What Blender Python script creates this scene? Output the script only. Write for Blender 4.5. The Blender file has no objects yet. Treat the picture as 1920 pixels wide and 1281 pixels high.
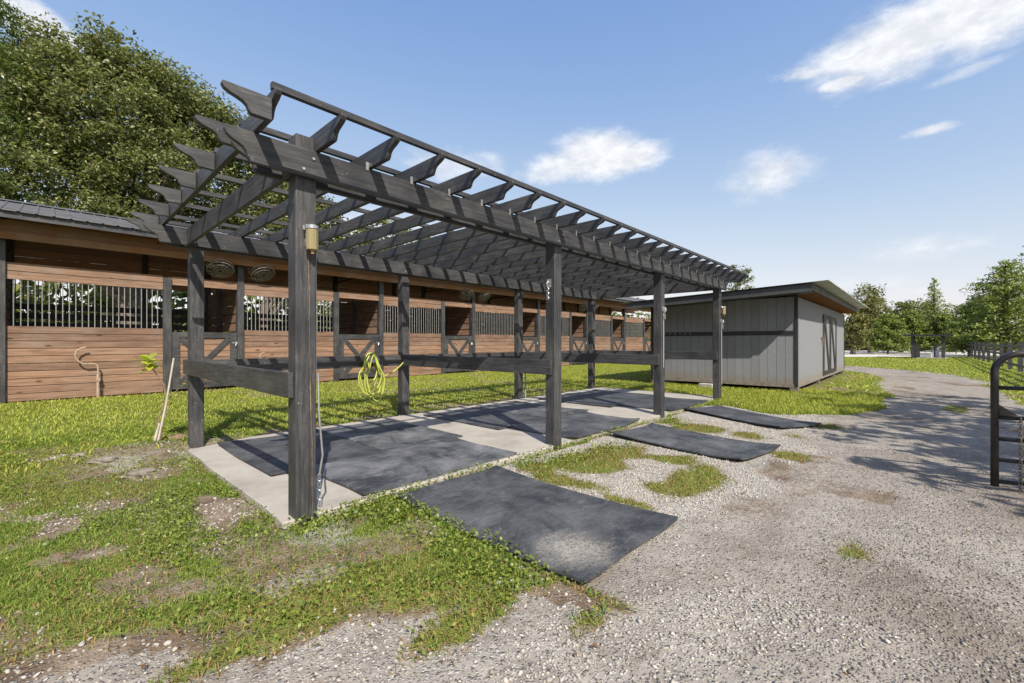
import bpy, bmesh, math, random
import numpy as np
from math import radians as R, sin, cos, pi
from mathutils import Vector, Matrix
S = bpy.context.scene
C = S.collection
random.seed(7)
rng = np.random.default_rng(7)

# ------------------------------------------------------------------ camera
# world frame: X runs along the pergola, Y across it towards the barn, camera stands at the origin
CAM_H = 1.30
YAW = R(43.0)
cd = bpy.data.cameras.new("camera")
cam = bpy.data.objects.new("camera", cd)
C.objects.link(cam)
cam.location = (0, 0, CAM_H)
cam.rotation_euler = (R(90), 0, YAW - R(90))
cd.sensor_width = 36.0
cd.lens = 36.0 * 815 / 1920
cd.shift_y = 1.5 / 1920
cd.clip_start = 0.05
cd.clip_end = 3000
S.camera = cam

# ------------------------------------------------------------------ sky, sun, exposure
SUN_DIR = Vector((0.45, 0.89, -0.97)).normalized()      # direction the light travels
w = bpy.data.worlds.new("World")
S.world = w
w.use_nodes = True
nt = w.node_tree
nt.nodes.clear()
def N(t, kind, **kw):
    n = t.nodes.new(kind)
    for k, v in kw.items():
        setattr(n, k, v)
    return n
out = N(nt, 'ShaderNodeOutputWorld')
bg = N(nt, 'ShaderNodeBackground')
bg.inputs['Strength'].default_value = 0.15
sky = N(nt, 'ShaderNodeTexSky')
sky.sky_type = 'NISHITA'
sky.sun_disc = False
sky.sun_elevation = math.asin(-SUN_DIR.z)
sky.sun_rotation = math.atan2(-SUN_DIR.x, -SUN_DIR.y)
sky.air_density = 1.0
sky.dust_density = 0.6
sky.ozone_density = 2.0
sky.altitude = 10
tc = N(nt, 'ShaderNodeTexCoord')
def wmath(op, a, b=None, c=None, clamp=False):
    n = N(nt, 'ShaderNodeMath', operation=op, use_clamp=clamp)
    for i, v in enumerate((a, b, c)):
        if v is None: continue
        if isinstance(v, (int, float)): n.inputs[i].default_value = v
        else: nt.links.new(v, n.inputs[i])
    return n.outputs[0]
def wdot(vec, v):
    n = N(nt, 'ShaderNodeVectorMath', operation='DOT_PRODUCT')
    nt.links.new(vec, n.inputs[0])
    n.inputs[1].default_value = v
    return n.outputs['Value']
# cloud edges: noise on the view direction (clouds live in world directions)
mp = N(nt, 'ShaderNodeMapping')
mp.inputs['Scale'].default_value = (1, 1, 2.0)
nt.links.new(tc.outputs['Generated'], mp.inputs['Vector'])
nz = N(nt, 'ShaderNodeTexNoise')
nz.inputs['Scale'].default_value = 6.5
nz.inputs['Detail'].default_value = 9
nz.inputs['Roughness'].default_value = 0.62
nz.inputs['Distortion'].default_value = 0.35
nt.links.new(mp.outputs[0], nz.inputs['Vector'])
nz2 = N(nt, 'ShaderNodeTexNoise')
nz2.inputs['Scale'].default_value = 22
nz2.inputs['Detail'].default_value = 8
nz2.inputs['Roughness'].default_value = 0.65
nt.links.new(mp.outputs[0], nz2.inputs['Vector'])
noise = wmath('ADD', wmath('MULTIPLY', wmath('SUBTRACT', nz.outputs['Fac'], 0.5), 2.6),
              wmath('MULTIPLY', wmath('SUBTRACT', nz2.outputs['Fac'], 0.5), 1.3))
# azimuth (deg left of the pergola axis), elevation, half width, half height (deg), tilt, softness, strength, noise
CLOUDS = [(1.6, 27.3, 8.8, 3.7, 0.10, 0.7, 1.0, 0.38), (-4.8, 28.4, 8.5, 4.6, 0.06, 0.75, 1.0, 0.45), (5.6, 25.5, 3.0, 1.0, 0.0, 0.6, 0.95, 0.7),
          (8.6, 27.0, 3.6, 0.9, -0.15, 0.9, 0.85, 0.8), (-3.5, 23.3, 3.0, 0.6, 0.1, 0.9, 0.45, 0.7),
          (31.8, 22.9, 6.8, 3.7, 0.0, 0.65, 1.0, 0.36), (28.0, 22.2, 6.0, 2.3, 0.1, 0.7, 1.0, 0.5), (36.0, 21.9, 7.0, 2.2, 0.0, 0.8, 0.95, 0.5), (35.0, 21.6, 6.5, 1.7, 0.0, 0.8, 0.9, 0.6), (37.5, 21.0, 7.5, 1.5, -0.05, 0.9, 0.8, 0.7),
          (51.0, 22.0, 8.0, 2.4, 0.0, 0.9, 0.6, 0.7),
          (12.5, 18.3, 5.4, 3.5, 0.0, 1.1, 0.95, 0.45), (11.0, 17.2, 2.6, 1.4, 0.0, 0.9, 0.6, 0.7), (-0.9, 19.4, 2.4, 0.7, 0.0, 0.7, 0.9, 0.4),
          (-0.4, 8.9, 5.6, 1.8, 0.0, 1.1, 0.75, 0.5), (4.0, 5.6, 7, 1.6, 0.0, 1.2, 0.45, 0.6),
          (90.5, 26.0, 3.4, 2.2, -0.3, 0.5, 0.95, 0.6), (62, 14, 10, 3, 0.0, 0.8, 0.6, 0.7),
          (-60, 30, 14, 5, 0, 0.6, 0.9, 0.8), (150, 28, 16, 6, 0, 0.6, 0.9, 0.8), (-130, 22, 18, 5, 0, 0.6, 0.9, 0.8)]
mask = None
for az, el, hw, hh, tilt, soft, strength, namp in CLOUDS:
    a, e = R(az), R(el)
    d = Vector((cos(e) * cos(a), cos(e) * sin(a), sin(e)))
    t = Vector((sin(a), -cos(a), 0))
    u = t.cross(d)
    t2 = (t * cos(tilt) + u * sin(tilt)).normalized()
    u2 = (u * cos(tilt) - t * sin(tilt)).normalized()
    px = wdot(tc.outputs['Generated'], tuple(t2 / math.tan(R(hw))))
    py = wdot(tc.outputs['Generated'], tuple(u2 / math.tan(R(hh))))
    front = wmath('GREATER_THAN', wdot(tc.outputs['Generated'], tuple(d)), 0.5)
    rr = wmath('SQRT', wmath('ADD', wmath('MULTIPLY', px, px), wmath('MULTIPLY', py, py)))
    f = wmath('SUBTRACT', 1.0, rr)
    f = wmath('ADD', f, wmath('MULTIPLY', noise, namp))
    f = wmath('DIVIDE', f, soft, clamp=True)
    f = wmath('MULTIPLY', wmath('MULTIPLY', wmath('MULTIPLY', f, f), wmath('SUBTRACT', 3.0, wmath('MULTIPLY', f, 2.0))), strength)
    f = wmath('MULTIPLY', f, front)
    mask = f if mask is None else wmath('MAXIMUM', mask, f)
hs = N(nt, 'ShaderNodeHueSaturation')
hs.inputs['Saturation'].default_value = 0.92
hs.inputs['Value'].default_value = 1.0
nt.links.new(sky.outputs[0], hs.inputs['Color'])
def vm(op, a, b):
    n = N(nt, 'ShaderNodeVectorMath', operation=op)
    for i, v in enumerate((a, b)):
        if isinstance(v, tuple): n.inputs[i].default_value = v
        else: nt.links.new(v, n.inputs[i])
    return n.outputs[0]
# the photograph's softer sky: shoulder on the bright horizon, as the camera's tone curve gives it
skyc = vm('DIVIDE', vm('MULTIPLY', hs.outputs[0], (2.79, 3.35, 3.87)), vm('ADD', hs.outputs[0], (1.32, 1.52, 1.21)))
sps = N(nt, 'ShaderNodeSeparateXYZ')
nt.links.new(skyc, sps.inputs[0])
cmbs = N(nt, 'ShaderNodeCombineXYZ')
for i_, (k_, g_) in enumerate(((.504, 2.31), (.488, 1.87), (.735, 1.23))):
    nt.links.new(wmath('MULTIPLY', wmath('POWER', sps.outputs[i_], g_), k_), cmbs.inputs[i_])
skyc = cmbs.outputs[0]
# clouds: white tops, slightly grey thick parts
ccol = N(nt, 'ShaderNodeMix', data_type='RGBA')
nt.links.new(wmath('MULTIPLY', wmath('SUBTRACT', nz2.outputs['Fac'], 0.38), 3.0, clamp=True), ccol.inputs['Factor'])
ccol.inputs['A'].default_value = (2.75, 2.85, 3.05, 1)
ccol.inputs['B'].default_value = (3.65, 3.7, 3.8, 1)
mx = N(nt, 'ShaderNodeMix', data_type='RGBA')
nt.links.new(mask, mx.inputs['Factor'])
nt.links.new(skyc, mx.inputs['A'])
nt.links.new(ccol.outputs['Result'], mx.inputs['B'])
nt.links.new(mx.outputs['Result'], bg.inputs['Color'])
nt.links.new(bg.outputs[0], out.inputs['Surface'])

sd = bpy.data.lights.new("sun", 'SUN')
sd.energy = 3.6
sd.angle = R(0.5)
sd.color = (1.0, 0.93, 0.82)
so = bpy.data.objects.new("sun", sd)
C.objects.link(so)
so.location = (-10, -20, 30)
so.rotation_euler = SUN_DIR.to_track_quat('-Z', 'Y').to_euler()
S.view_settings.view_transform = 'Standard'
S.view_settings.look = 'None'
S.view_settings.gamma = 1
S.view_settings.exposure = 0.95

# ------------------------------------------------------------------ helpers
def tag(o, label=None, cat=None, group=None, kind=None):
    if label: o['label'] = label
    if cat: o['category'] = cat
    if group: o['group'] = group
    if kind: o['kind'] = kind
    return o
def empty(name, loc=(0, 0, 0), rz=0.0):
    o = bpy.data.objects.new(name, None)
    o.empty_display_size = 0.2
    C.objects.link(o)
    o.location = loc
    o.rotation_euler = (0, 0, rz)
    return o
def copy_tree(o, parent=None):
    c = o.copy()
    C.objects.link(c)
    if parent is not None: c.parent = parent
    for ch in list(o.children): copy_tree(ch, c)
    return c
def wloc(o):
    v = Vector((0, 0, 0))
    while o is not None:
        v += o.location
        o = o.parent
    return v

class MB:
    """collects boxes, prisms and tubes; build() links them as one mesh object"""
    def __init__(s): s.v = []; s.f = []
    def add(s, vs, fs):
        b = len(s.v)
        s.v += [tuple(v) for v in vs]
        s.f += [tuple(b + i for i in f) for f in fs]
        return s
    def box(s, x0, x1, y0, y1, z0, z1, M=None):
        vs = [Vector((x, y, z)) for z in (z0, z1) for y in (y0, y1) for x in (x0, x1)]
        if M is not None: vs = [M @ v for v in vs]
        return s.add(vs, [(0, 2, 3, 1), (4, 5, 7, 6), (0, 1, 5, 4), (1, 3, 7, 5), (3, 2, 6, 7), (2, 0, 4, 6)])
    def bar(s, p, q, wd, ht, up=(0, 0, 1)):
        """rectangular bar from p to q"""
        p, q = Vector(p), Vector(q)
        d = (q - p); L = d.length; d.normalize()
        sd_ = d.cross(Vector(up)).normalized()
        u = sd_.cross(d)
        M = Matrix((d, sd_, u)).transposed().to_4x4()
        M.translation = p
        return s.box(0, L, -wd / 2, wd / 2, -ht / 2, ht / 2, M)
    def prism(s, poly, axis, a0, a1):
        n = len(poly)
        def mk(a, p):
            return {'x': (a, p[0], p[1]), 'y': (p[0], a, p[1]), 'z': (p[0], p[1], a)}[axis]
        area = sum(poly[i][0] * poly[(i + 1) % n][1] - poly[(i + 1) % n][0] * poly[i][1] for i in range(n))
        flip = (area > 0) == (axis == 'y')
        vs = [mk(a0, p) for p in poly] + [mk(a1, p) for p in poly]
        fs = [tuple(range(n))[::-1], tuple(range(n, 2 * n))] + [(i, (i + 1) % n, n + (i + 1) % n, n + i) for i in range(n)]
        if flip: fs = [f[::-1] for f in fs]
        return s.add(vs, fs)
    def tube(s, pts, r, n=8, cap=True):
        pts = [Vector(p) for p in pts]
        rs = r if isinstance(r, (list, tuple)) else [r] * len(pts)
        b = len(s.v)
        prev = None
        for i, p in enumerate(pts):
            d = (pts[min(i + 1, len(pts) - 1)] - pts[max(i - 1, 0)]).normalized()
            if prev is None:
                a = Vector((0, 0, 1)) if abs(d.z) < .9 else Vector((1, 0, 0))
                u = d.cross(a).normalized()
            else:
                u = (prev - d * prev.dot(d)).normalized()
            prev = u
            v = d.cross(u)
            for k in range(n):
                t = 2 * pi * k / n
                s.v.append(tuple(p + (u * cos(t) + v * sin(t)) * rs[i]))
        for i in range(len(pts) - 1):
            for k in range(n):
                a, c = b + i * n + k, b + i * n + (k + 1) % n
                s.f.append((a, c, c + n, a + n))
        if cap:
            s.f.append(tuple(range(b, b + n))[::-1])
            e = b + (len(pts) - 1) * n
            s.f.append(tuple(range(e, e + n)))
        return s
    def lathe(s, prof, cx, cy, n=16):
        b = len(s.v)
        for r, z in prof:
            for k in range(n):
                t = 2 * pi * k / n
                s.v.append((cx + r * cos(t), cy + r * sin(t), z))
        for i in range(len(prof) - 1):
            for k in range(n):
                a, c = b + i * n + k, b + i * n + (k + 1) % n
                s.f.append((a, c, c + n, a + n))
        return s
    def build(s, name, mat, parent=None, bevel=0, smooth=False, local=False):
        off = Vector((0, 0, 0)) if (parent is None or local) else wloc(parent)
        me = bpy.data.meshes.new(name)
        me.from_pydata([(v[0] - off.x, v[1] - off.y, v[2] - off.z) for v in s.v], [], s.f)
        me.update()
        if mat: me.materials.append(mat)
        if smooth:
            me.polygons.foreach_set('use_smooth', [True] * len(me.polygons))
        o = bpy.data.objects.new(name, me)
        C.objects.link(o)
        if parent is not None: o.parent = parent
        if bevel:
            m = o.modifiers.new('bevel', 'BEVEL')
            m.width = bevel; m.segments = 1; m.limit_method = 'ANGLE'
        return o
def recenter(o, p):
    """move a lone mesh's origin to p without moving it"""
    p = Vector(p)
    o.data.transform(Matrix.Translation(-p))
    o.location = p
    return o

def np_mesh(name, verts, faces, mat, smooth=False):
    """verts (n,3), faces (m,k) numpy -> object"""
    me = bpy.data.meshes.new(name)
    k = faces.shape[1]
    me.vertices.add(len(verts)); me.vertices.foreach_set('co', np.ascontiguousarray(verts, dtype=np.float32).ravel())
    me.loops.add(faces.size); me.loops.foreach_set('vertex_index', np.ascontiguousarray(faces, dtype=np.int32).ravel())
    me.polygons.add(len(faces))
    me.polygons.foreach_set('loop_start', np.arange(0, faces.size, k, dtype=np.int32))
    if smooth: me.polygons.foreach_set('use_smooth', np.ones(len(faces), dtype=bool))
    me.update(calc_edges=True)
    me.validate()
    if mat: me.materials.append(mat)
    o = bpy.data.objects.new(name, me)
    C.objects.link(o)
    return o

# value noise
def vnoise(x, y, seed):
    r = np.random.default_rng(seed)
    T = r.random((256, 256))
    xi = np.floor(x).astype(int); yi = np.floor(y).astype(int)
    fx = x - xi; fy = y - yi
    fx = fx * fx * (3 - 2 * fx); fy = fy * fy * (3 - 2 * fy)
    a = T[xi % 256, yi % 256]; b = T[(xi + 1) % 256, yi % 256]
    c = T[xi % 256, (yi + 1) % 256]; d = T[(xi + 1) % 256, (yi + 1) % 256]
    return (a * (1 - fx) + b * fx) * (1 - fy) + (c * (1 - fx) + d * fx) * fy
def fbm(x, y, sc, seed, octv=4):
    t = 0; amp = 1; s = 0
    for o in range(octv):
        t = t + amp * vnoise(x * sc * 2 ** o + 17.3 * o, y * sc * 2 ** o + 5.1 * o, seed + o)
        s += amp; amp *= .5
    return t / s
def sstep(a, b, x):
    t = np.clip((x - a) / (b - a), 0, 1)
    return t * t * (3 - 2 * t)
def in_poly(x, y, poly):
    ins = np.zeros(np.shape(x), bool)
    n = len(poly)
    for i in range(n):
        x0, y0 = poly[i]; x1, y1 = poly[(i + 1) % n]
        if y0 == y1: continue
        cnd = ((y0 > y) != (y1 > y)) & (x < (x1 - x0) * (y - y0) / (y1 - y0) + x0)
        ins ^= cnd
    return ins

# ------------------------------------------------------------------ materials
def mat(name):
    m = bpy.data.materials.new(name)
    m.use_nodes = True
    return m, m.node_tree, m.node_tree.nodes['Principled BSDF']
def link(t, a, b): t.links.new(a, b)
def ramp(t, fac, stops):
    r = N(t, 'ShaderNodeValToRGB')
    el = r.color_ramp.elements
    while len(el) < len(stops): el.new(0.5)
    for e, (p, c) in zip(el, stops):
        e.position = p; e.color = (*c, 1) if len(c) == 3 else c
    link(t, fac, r.inputs[0])
    return r.outputs[0]
def tnoise(t, vec, scale, detail=4, rough=.5, vscale=None, dist=0):
    n = N(t, 'ShaderNodeTexNoise')
    n.inputs['Scale'].default_value = scale
    n.inputs['Detail'].default_value = detail
    n.inputs['Roughness'].default_value = rough
    n.inputs['Distortion'].default_value = dist
    if vscale is not None:
        m = N(t, 'ShaderNodeMapping')
        m.inputs['Scale'].default_value = vscale
        link(t, vec, m.inputs['Vector'])
        vec = m.outputs[0]
    link(t, vec, n.inputs['Vector'])
    return n.outputs['Fac']
def tmath(t, op, a, b=None, clamp=False):
    n = N(t, 'ShaderNodeMath', operation=op, use_clamp=clamp)
    for i, v in enumerate((a, b)):
        if v is None: continue
        if isinstance(v, (int, float)): n.inputs[i].default_value = v
        else: link(t, v, n.inputs[i])
    return n.outputs[0]
def tmix(t, fac, a, b, blend='MIX'):
    n = N(t, 'ShaderNodeMix', data_type='RGBA', blend_type=blend)
    for k, v in (('Factor', fac), ('A', a), ('B', b)):
        s_ = n.inputs[k]
        if isinstance(v, (int, float)): s_.default_value = v
        elif isinstance(v, tuple): s_.default_value = (*v, 1) if len(v) == 3 else v
        else: link(t, v, s_)
    return n.outputs['Result']
def bump(t, h, strength, dist, bs):
    b = N(t, 'ShaderNodeBump')
    b.inputs['Strength'].default_value = strength
    b.inputs['Distance'].default_value = dist
    link(t, h, b.inputs['Height'])
    link(t, b.outputs[0], bs.inputs['Normal'])
    return b
def maprange(t, v, a, b, c=0., d=1.):
    n = N(t, 'ShaderNodeMapRange')
    n.inputs['From Min'].default_value = a; n.inputs['From Max'].default_value = b
    n.inputs['To Min'].default_value = c; n.inputs['To Max'].default_value = d
    link(t, v, n.inputs['Value'])
    return n.outputs[0]

def painted_wood(name, axis, lo=(.018, .018, .020), hi=(.072, .074, .080), worn=(.20, .19, .18), wear=.55, rough=.5):
    m, t, b = mat(name)
    co = N(t, 'ShaderNodeTexCoord').outputs['Object']
    isl = N(t, 'ShaderNodeNewGeometry').outputs['Random Per Island']
    vs = {'x': (.9, 14, 14), 'y': (14, .9, 14), 'z': (14, 14, .9)}[axis]
    g = tnoise(t, co, 3.2, 6, .62, vs)
    blot = tnoise(t, co, 2.3, 4, .6)
    c = ramp(t, g, [(.28, lo), (.75, hi)])
    c = tmix(t, maprange(t, blot, .3, .75), tmix(t, 1.0, c, (.62, .62, .64), 'MULTIPLY'), tmix(t, 1.0, c, (1.25, 1.2, 1.15), 'MULTIPLY'))
    fine = tnoise(t, co, 9, 5, .7, tuple(v * .9 for v in vs))
    spots = tnoise(t, co, 34, 3, .6)
    wm = tmath(t, 'MULTIPLY', maprange(t, fine, wear, wear + .12), maprange(t, blot, .42, .62))
    sp = maprange(t, spots, .69, .74)
    c = tmix(t, tmath(t, 'MULTIPLY', wm, .6), c, worn)
    c = tmix(t, tmath(t, 'MULTIPLY', sp, .65), c, (.27, .26, .25))
    big_ = tnoise(t, co, 1.1, 5, .7, {'x': (.6, 2, 2), 'y': (2, .6, 2), 'z': (2, 2, .8)}[axis])
    c = tmix(t, tmath(t, 'MULTIPLY', maprange(t, big_, .55, .72), .55), c, (.105, .10, .092))
    link(t, c, b.inputs['Base Color'])
    link(t, maprange(t, blot, .3, .7, rough - .08, rough + .18), b.inputs['Roughness'])
    b.inputs['Specular IOR Level'].default_value = .5
    bump(t, g, .35, .004, b)
    return m
def raw_wood(name, axis, lo, hi, knots=True, rough=.75, dirt=.0):
    m, t, b = mat(name)
    co = N(t, 'ShaderNodeTexCoord').outputs['Object']
    isl = N(t, 'ShaderNodeNewGeometry').outputs['Random Per Island']
    off = N(t, 'ShaderNodeVectorMath', operation='ADD')
    cmb = N(t, 'ShaderNodeCombineXYZ')
    link(t, tmath(t, 'MULTIPLY', isl, 37.0), cmb.inputs[0])
    link(t, tmath(t, 'MULTIPLY', isl, 11.0), cmb.inputs[1])
    link(t, co, off.inputs[0]); link(t, cmb.outputs[0], off.inputs[1])
    co2 = off.outputs[0]
    vs = {'x': (.7, 12, 12), 'y': (12, .7, 12), 'z': (12, 12, .7)}[axis]
    g = tnoise(t, co2, 2.4, 6, .6, vs, .6)
    c = ramp(t, g, [(.25, lo), (.72, hi)])
    tint = ramp(t, isl, [(0, (.72, .70, .70)), (.5, (1.0, .97, .95)), (1, (1.22, 1.15, 1.1))])
    c = tmix(t, 1.0, c, tint, 'MULTIPLY')
    blot = tnoise(t, co2, 1.4, 4, .6)
    c = tmix(t, maprange(t, blot, .45, .75, 0, .5), c, (.26, .215, .18))
    sc_ = tnoise(t, co2, 5.5, 6, .72, tuple(v * .45 for v in vs), .8)
    c = tmix(t, maprange(t, sc_, .60, .72, 0, .55), c, tmix(t, 1.0, c, (.45, .42, .40), 'MULTIPLY'))
    c = tmix(t, maprange(t, sc_, .38, .28, 0, .35), c, (.36, .31, .26))
    if knots:
        v = N(t, 'ShaderNodeTexVoronoi')
        v.inputs['Scale'].default_value = 1.0
        mpk = N(t, 'ShaderNodeMapping')
        mpk.inputs['Scale'].default_value = {'x': (2.2, 5, 5), 'y': (5, 2.2, 5), 'z': (5, 5, 2.2)}[axis]
        link(t, co2, mpk.inputs[0]); link(t, mpk.outputs[0], v.inputs['Vector'])
        k = maprange(t, v.outputs['Distance'], .06, .17, 1, 0)
        c = tmix(t, tmath(t, 'MULTIPLY', k, .8), c, tuple(x * .38 for x in lo))
    link(t, c, b.inputs['Base Color'])
    b.inputs['Roughness'].default_value = rough
    b.inputs['Specular IOR Level'].default_value = .25
    bump(t, g, .3, .003, b)
    return m
def simple(name, col, rough=.6, metal=0., var=.25, scale=8, bumpd=0.0):
    m, t, b = mat(name)
    co = N(t, 'ShaderNodeTexCoord').outputs['Object']
    n = tnoise(t, co, scale, 5, .6)
    c = ramp(t, n, [(.3, tuple(x * (1 - var) for x in col)), (.7, tuple(min(1, x * (1 + var)) for x in col))])
    link(t, c, b.inputs['Base Color'])
    b.inputs['Roughness'].default_value = rough
    b.inputs['Metallic'].default_value = metal
    if bumpd: bump(t, n, .5, bumpd, b)
    return m
def leafy(name, cols, rough=.45, trans=.25, spec=.4):
    m, t, b = mat(name)
    isl = N(t, 'ShaderNodeNewGeometry').outputs['Random Per Island']
    n = len(cols)
    c = ramp(t, isl, [(i / (n - 1), cols[i]) for i in range(n)])
    link(t, c, b.inputs['Base Color'])
    b.inputs['Roughness'].default_value = rough
    b.inputs['Specular IOR Level'].default_value = spec
    tr = N(t, 'ShaderNodeBsdfTranslucent')
    link(t, tmix(t, 1.0, c, (1.25, 1.35, .6), 'MULTIPLY'), tr.inputs['Color'])
    mxs = N(t, 'ShaderNodeMixShader')
    mxs.inputs[0].default_value = trans
    link(t, b.outputs[0], mxs.inputs[1]); link(t, tr.outputs[0], mxs.inputs[2])
    link(t, mxs.outputs[0], t.nodes['Material Output'].inputs['Surface'])
    return m

BLK = {a: painted_wood('black_stained_timber_' + a, a) for a in 'xyz'}
BRN = {a: raw_wood('barn_boards_' + a, a, (.105, .063, .042), (.30, .190, .130)) for a in 'xyz'}
BACKB = raw_wood('lifted_back_boards', 'x', (.26, .15, .095), (.46, .28, .18))  # paler than the wall below, standing in for light missing under the eave
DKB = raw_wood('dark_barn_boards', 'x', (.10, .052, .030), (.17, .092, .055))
ORG = raw_wood('orange_pine', 'x', (.30, .145, .05), (.46, .24, .09), knots=False)
ORGY = raw_wood('orange_pine_y', 'y', (.26, .125, .045), (.40, .20, .08), knots=False)
RAW = simple('split_raw_wood', (.24, .165, .095), .8, 0, .5, 30)
STEELBAR = simple('bar_steel', (.34, .34, .34), .45, .6, .3, 20)
BLKMETAL = simple('black_metal', (.022, .022, .024), .38, .0, .4, 15)
GALV = simple('galvanised_steel', (.52, .53, .54), .4, .8, .2, 20)
PVC = simple('grey_pipe', (.25, .25, .25), .55, 0, .25, 20)
WHITEP = simple('white_plastic', (.72, .71, .68), .5, 0, .15, 14)

# roof metal
def roof_metal(name, col):
    m, t, b = mat(name)
    co = N(t, 'ShaderNodeTexCoord').outputs['Object']
    n = tnoise(t, co, 1.7, 5, .65)
    n2 = tnoise(t, co, 26, 3, .6)
    c = ramp(t, n, [(.3, tuple(x * .7 for x in col)), (.7, tuple(x * 1.2 for x in col))])
    c = tmix(t, maprange(t, n2, .55, .8, 0, .35), c, (.10, .085, .07))
    link(t, c, b.inputs['Base Color'])
    b.inputs['Roughness'].default_value = .5
    b.inputs['Metallic'].default_value = .35
    return m
ROOF = roof_metal('grey_roof_sheet', (.15, .145, .145))
ROOFL = roof_metal('pale_roof_sheet', (.50, .50, .50))
TRIM = {a: painted_wood('black_shed_trim_' + a, a, (.012, .012, .014), (.036, .036, .040), (.09, .088, .085), .66) for a in 'yz'}
FASCIA = painted_wood('charcoal_fascia', 'x', (.03, .032, .036), (.075, .078, .085), (.16, .16, .16), .7)

# shed paint
def shed_paint():
    m, t, b = mat('grey_shed_paint')
    co = N(t, 'ShaderNodeTexCoord').outputs['Object']
    isl = N(t, 'ShaderNodeNewGeometry').outputs['Random Per Island']
    g = tnoise(t, co, 5, 6, .65, (16, 16, 1.0))
    bl = tnoise(t, co, 1.2, 5, .65)
    c = ramp(t, g, [(.25, (.165, .170, .186)), (.75, (.245, .250, .268))])
    c = tmix(t, maprange(t, bl, .5, .8, 0, .4), c, (.20, .18, .165))
    c = tmix(t, 1.0, c, ramp(t, isl, [(0, (.92, .92, .92)), (1, (1.08, 1.08, 1.08))]), 'MULTIPLY')
    # mud splashed up from the ground, run-off streaks
    sepz = N(t, 'ShaderNodeSeparateXYZ'); link(t, co, sepz.inputs[0])
    ms = tmath(t, 'SUBTRACT', maprange(t, sepz.outputs['Z'], .24, .62, 1, 0), tmath(t, 'MULTIPLY', tnoise(t, co, 7, 6, .7), 1.35))
    c = tmix(t, maprange(t, ms, -.25, .35, 0, .75), c, (.20, .165, .125))
    stn = tmath(t, 'MULTIPLY', maprange(t, tnoise(t, co, 3.5, 5, .7, (4, 4, .35)), .58, .74), .4)
    c = tmix(t, stn, c, (.115, .11, .105))
    link(t, c, b.inputs['Base Color'])
    b.inputs['Roughness'].default_value = .7
    bump(t, g, .25, .003, b)
    return m
SHEDP = shed_paint()

def concrete():
    m, t, b = mat('concrete_slab')
    co = N(t, 'ShaderNodeTexCoord').outputs['Object']
    n = tnoise(t, co, 1.6, 7, .65)
    n2 = tnoise(t, co, 45, 4, .7)
    c = ramp(t, n, [(.25, (.22, .20, .17)), (.5, (.345, .315, .275)), (.75, (.41, .385, .345))])
    c = tmix(t, maprange(t, n2, .52, .8, 0, .4), c, (.22, .19, .16))
    link(t, c, b.inputs['Base Color'])
    b.inputs['Roughness'].default_value = .9
    bump(t, n2, .3, .004, b)
    return m
CONC = concrete()

def rubber(name, ribs, dust, spot=None):
    """black stall mat: fine ribs across it, grey dust worn into it"""
    m, t, b = mat(name)
    co = N(t, 'ShaderNodeTexCoord').outputs['Object']
    n = tnoise(t, co, 1.9, 6, .68, None, .6)
    n2 = tnoise(t, co, 60, 4, .7)
    n3 = tnoise(t, co, 5, 5, .7, (1.2, 3.2, 1), .5)
    c = ramp(t, n2, [(.3, (.020, .022, .026)), (.75, (.042, .045, .052))])
    dm = tmath(t, 'MULTIPLY', maprange(t, n, .38, .72), dust)
    dm = tmath(t, 'ADD', dm, tmath(t, 'MULTIPLY', maprange(t, n3, .5, .78), dust * .6), clamp=True)
    h = n2
    if ribs:
        wv = N(t, 'ShaderNodeTexWave', wave_type='BANDS', bands_direction='X')
        wv.inputs['Scale'].default_value = ribs
        wv.inputs['Distortion'].default_value = .25
        link(t, co, wv.inputs['Vector'])
        h = tmath(t, 'ADD', tmath(t, 'MULTIPLY', n2, .3), wv.outputs['Fac'])
        dm = tmath(t, 'MULTIPLY', dm, maprange(t, wv.outputs['Fac'], 0, 1, 1.5, .5))
    c = tmix(t, dm, c, (.225, .228, .235))
    c = tmix(t, tmath(t, 'MULTIPLY', maprange(t, tnoise(t, co, 42, 2, .5), .74, .77), .8), c, (.5, .48, .45))
    if spot:
        (sx, sy, sr) = spot
        sub = N(t, 'ShaderNodeVectorMath', operation='DISTANCE')
        link(t, co, sub.inputs[0]); sub.inputs[1].default_value = (sx, sy, .02)
        d = tmath(t, 'ADD', sub.outputs['Value'], tmath(t, 'MULTIPLY', tmath(t, 'SUBTRACT', n3, .5), .45))
        sm = maprange(t, d, sr, sr * .25)
        sm = tmath(t, 'MULTIPLY', tmath(t, 'MULTIPLY', sm, .8), maprange(t, n2, .25, .7))
        c = tmix(t, sm, c, (.46, .42, .36))
    link(t, c, b.inputs['Base Color'])
    b.inputs['Roughness'].default_value = .62
    b.inputs['Specular IOR Level'].default_value = .35
    bump(t, h, .5, .004, b)
    return m

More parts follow.
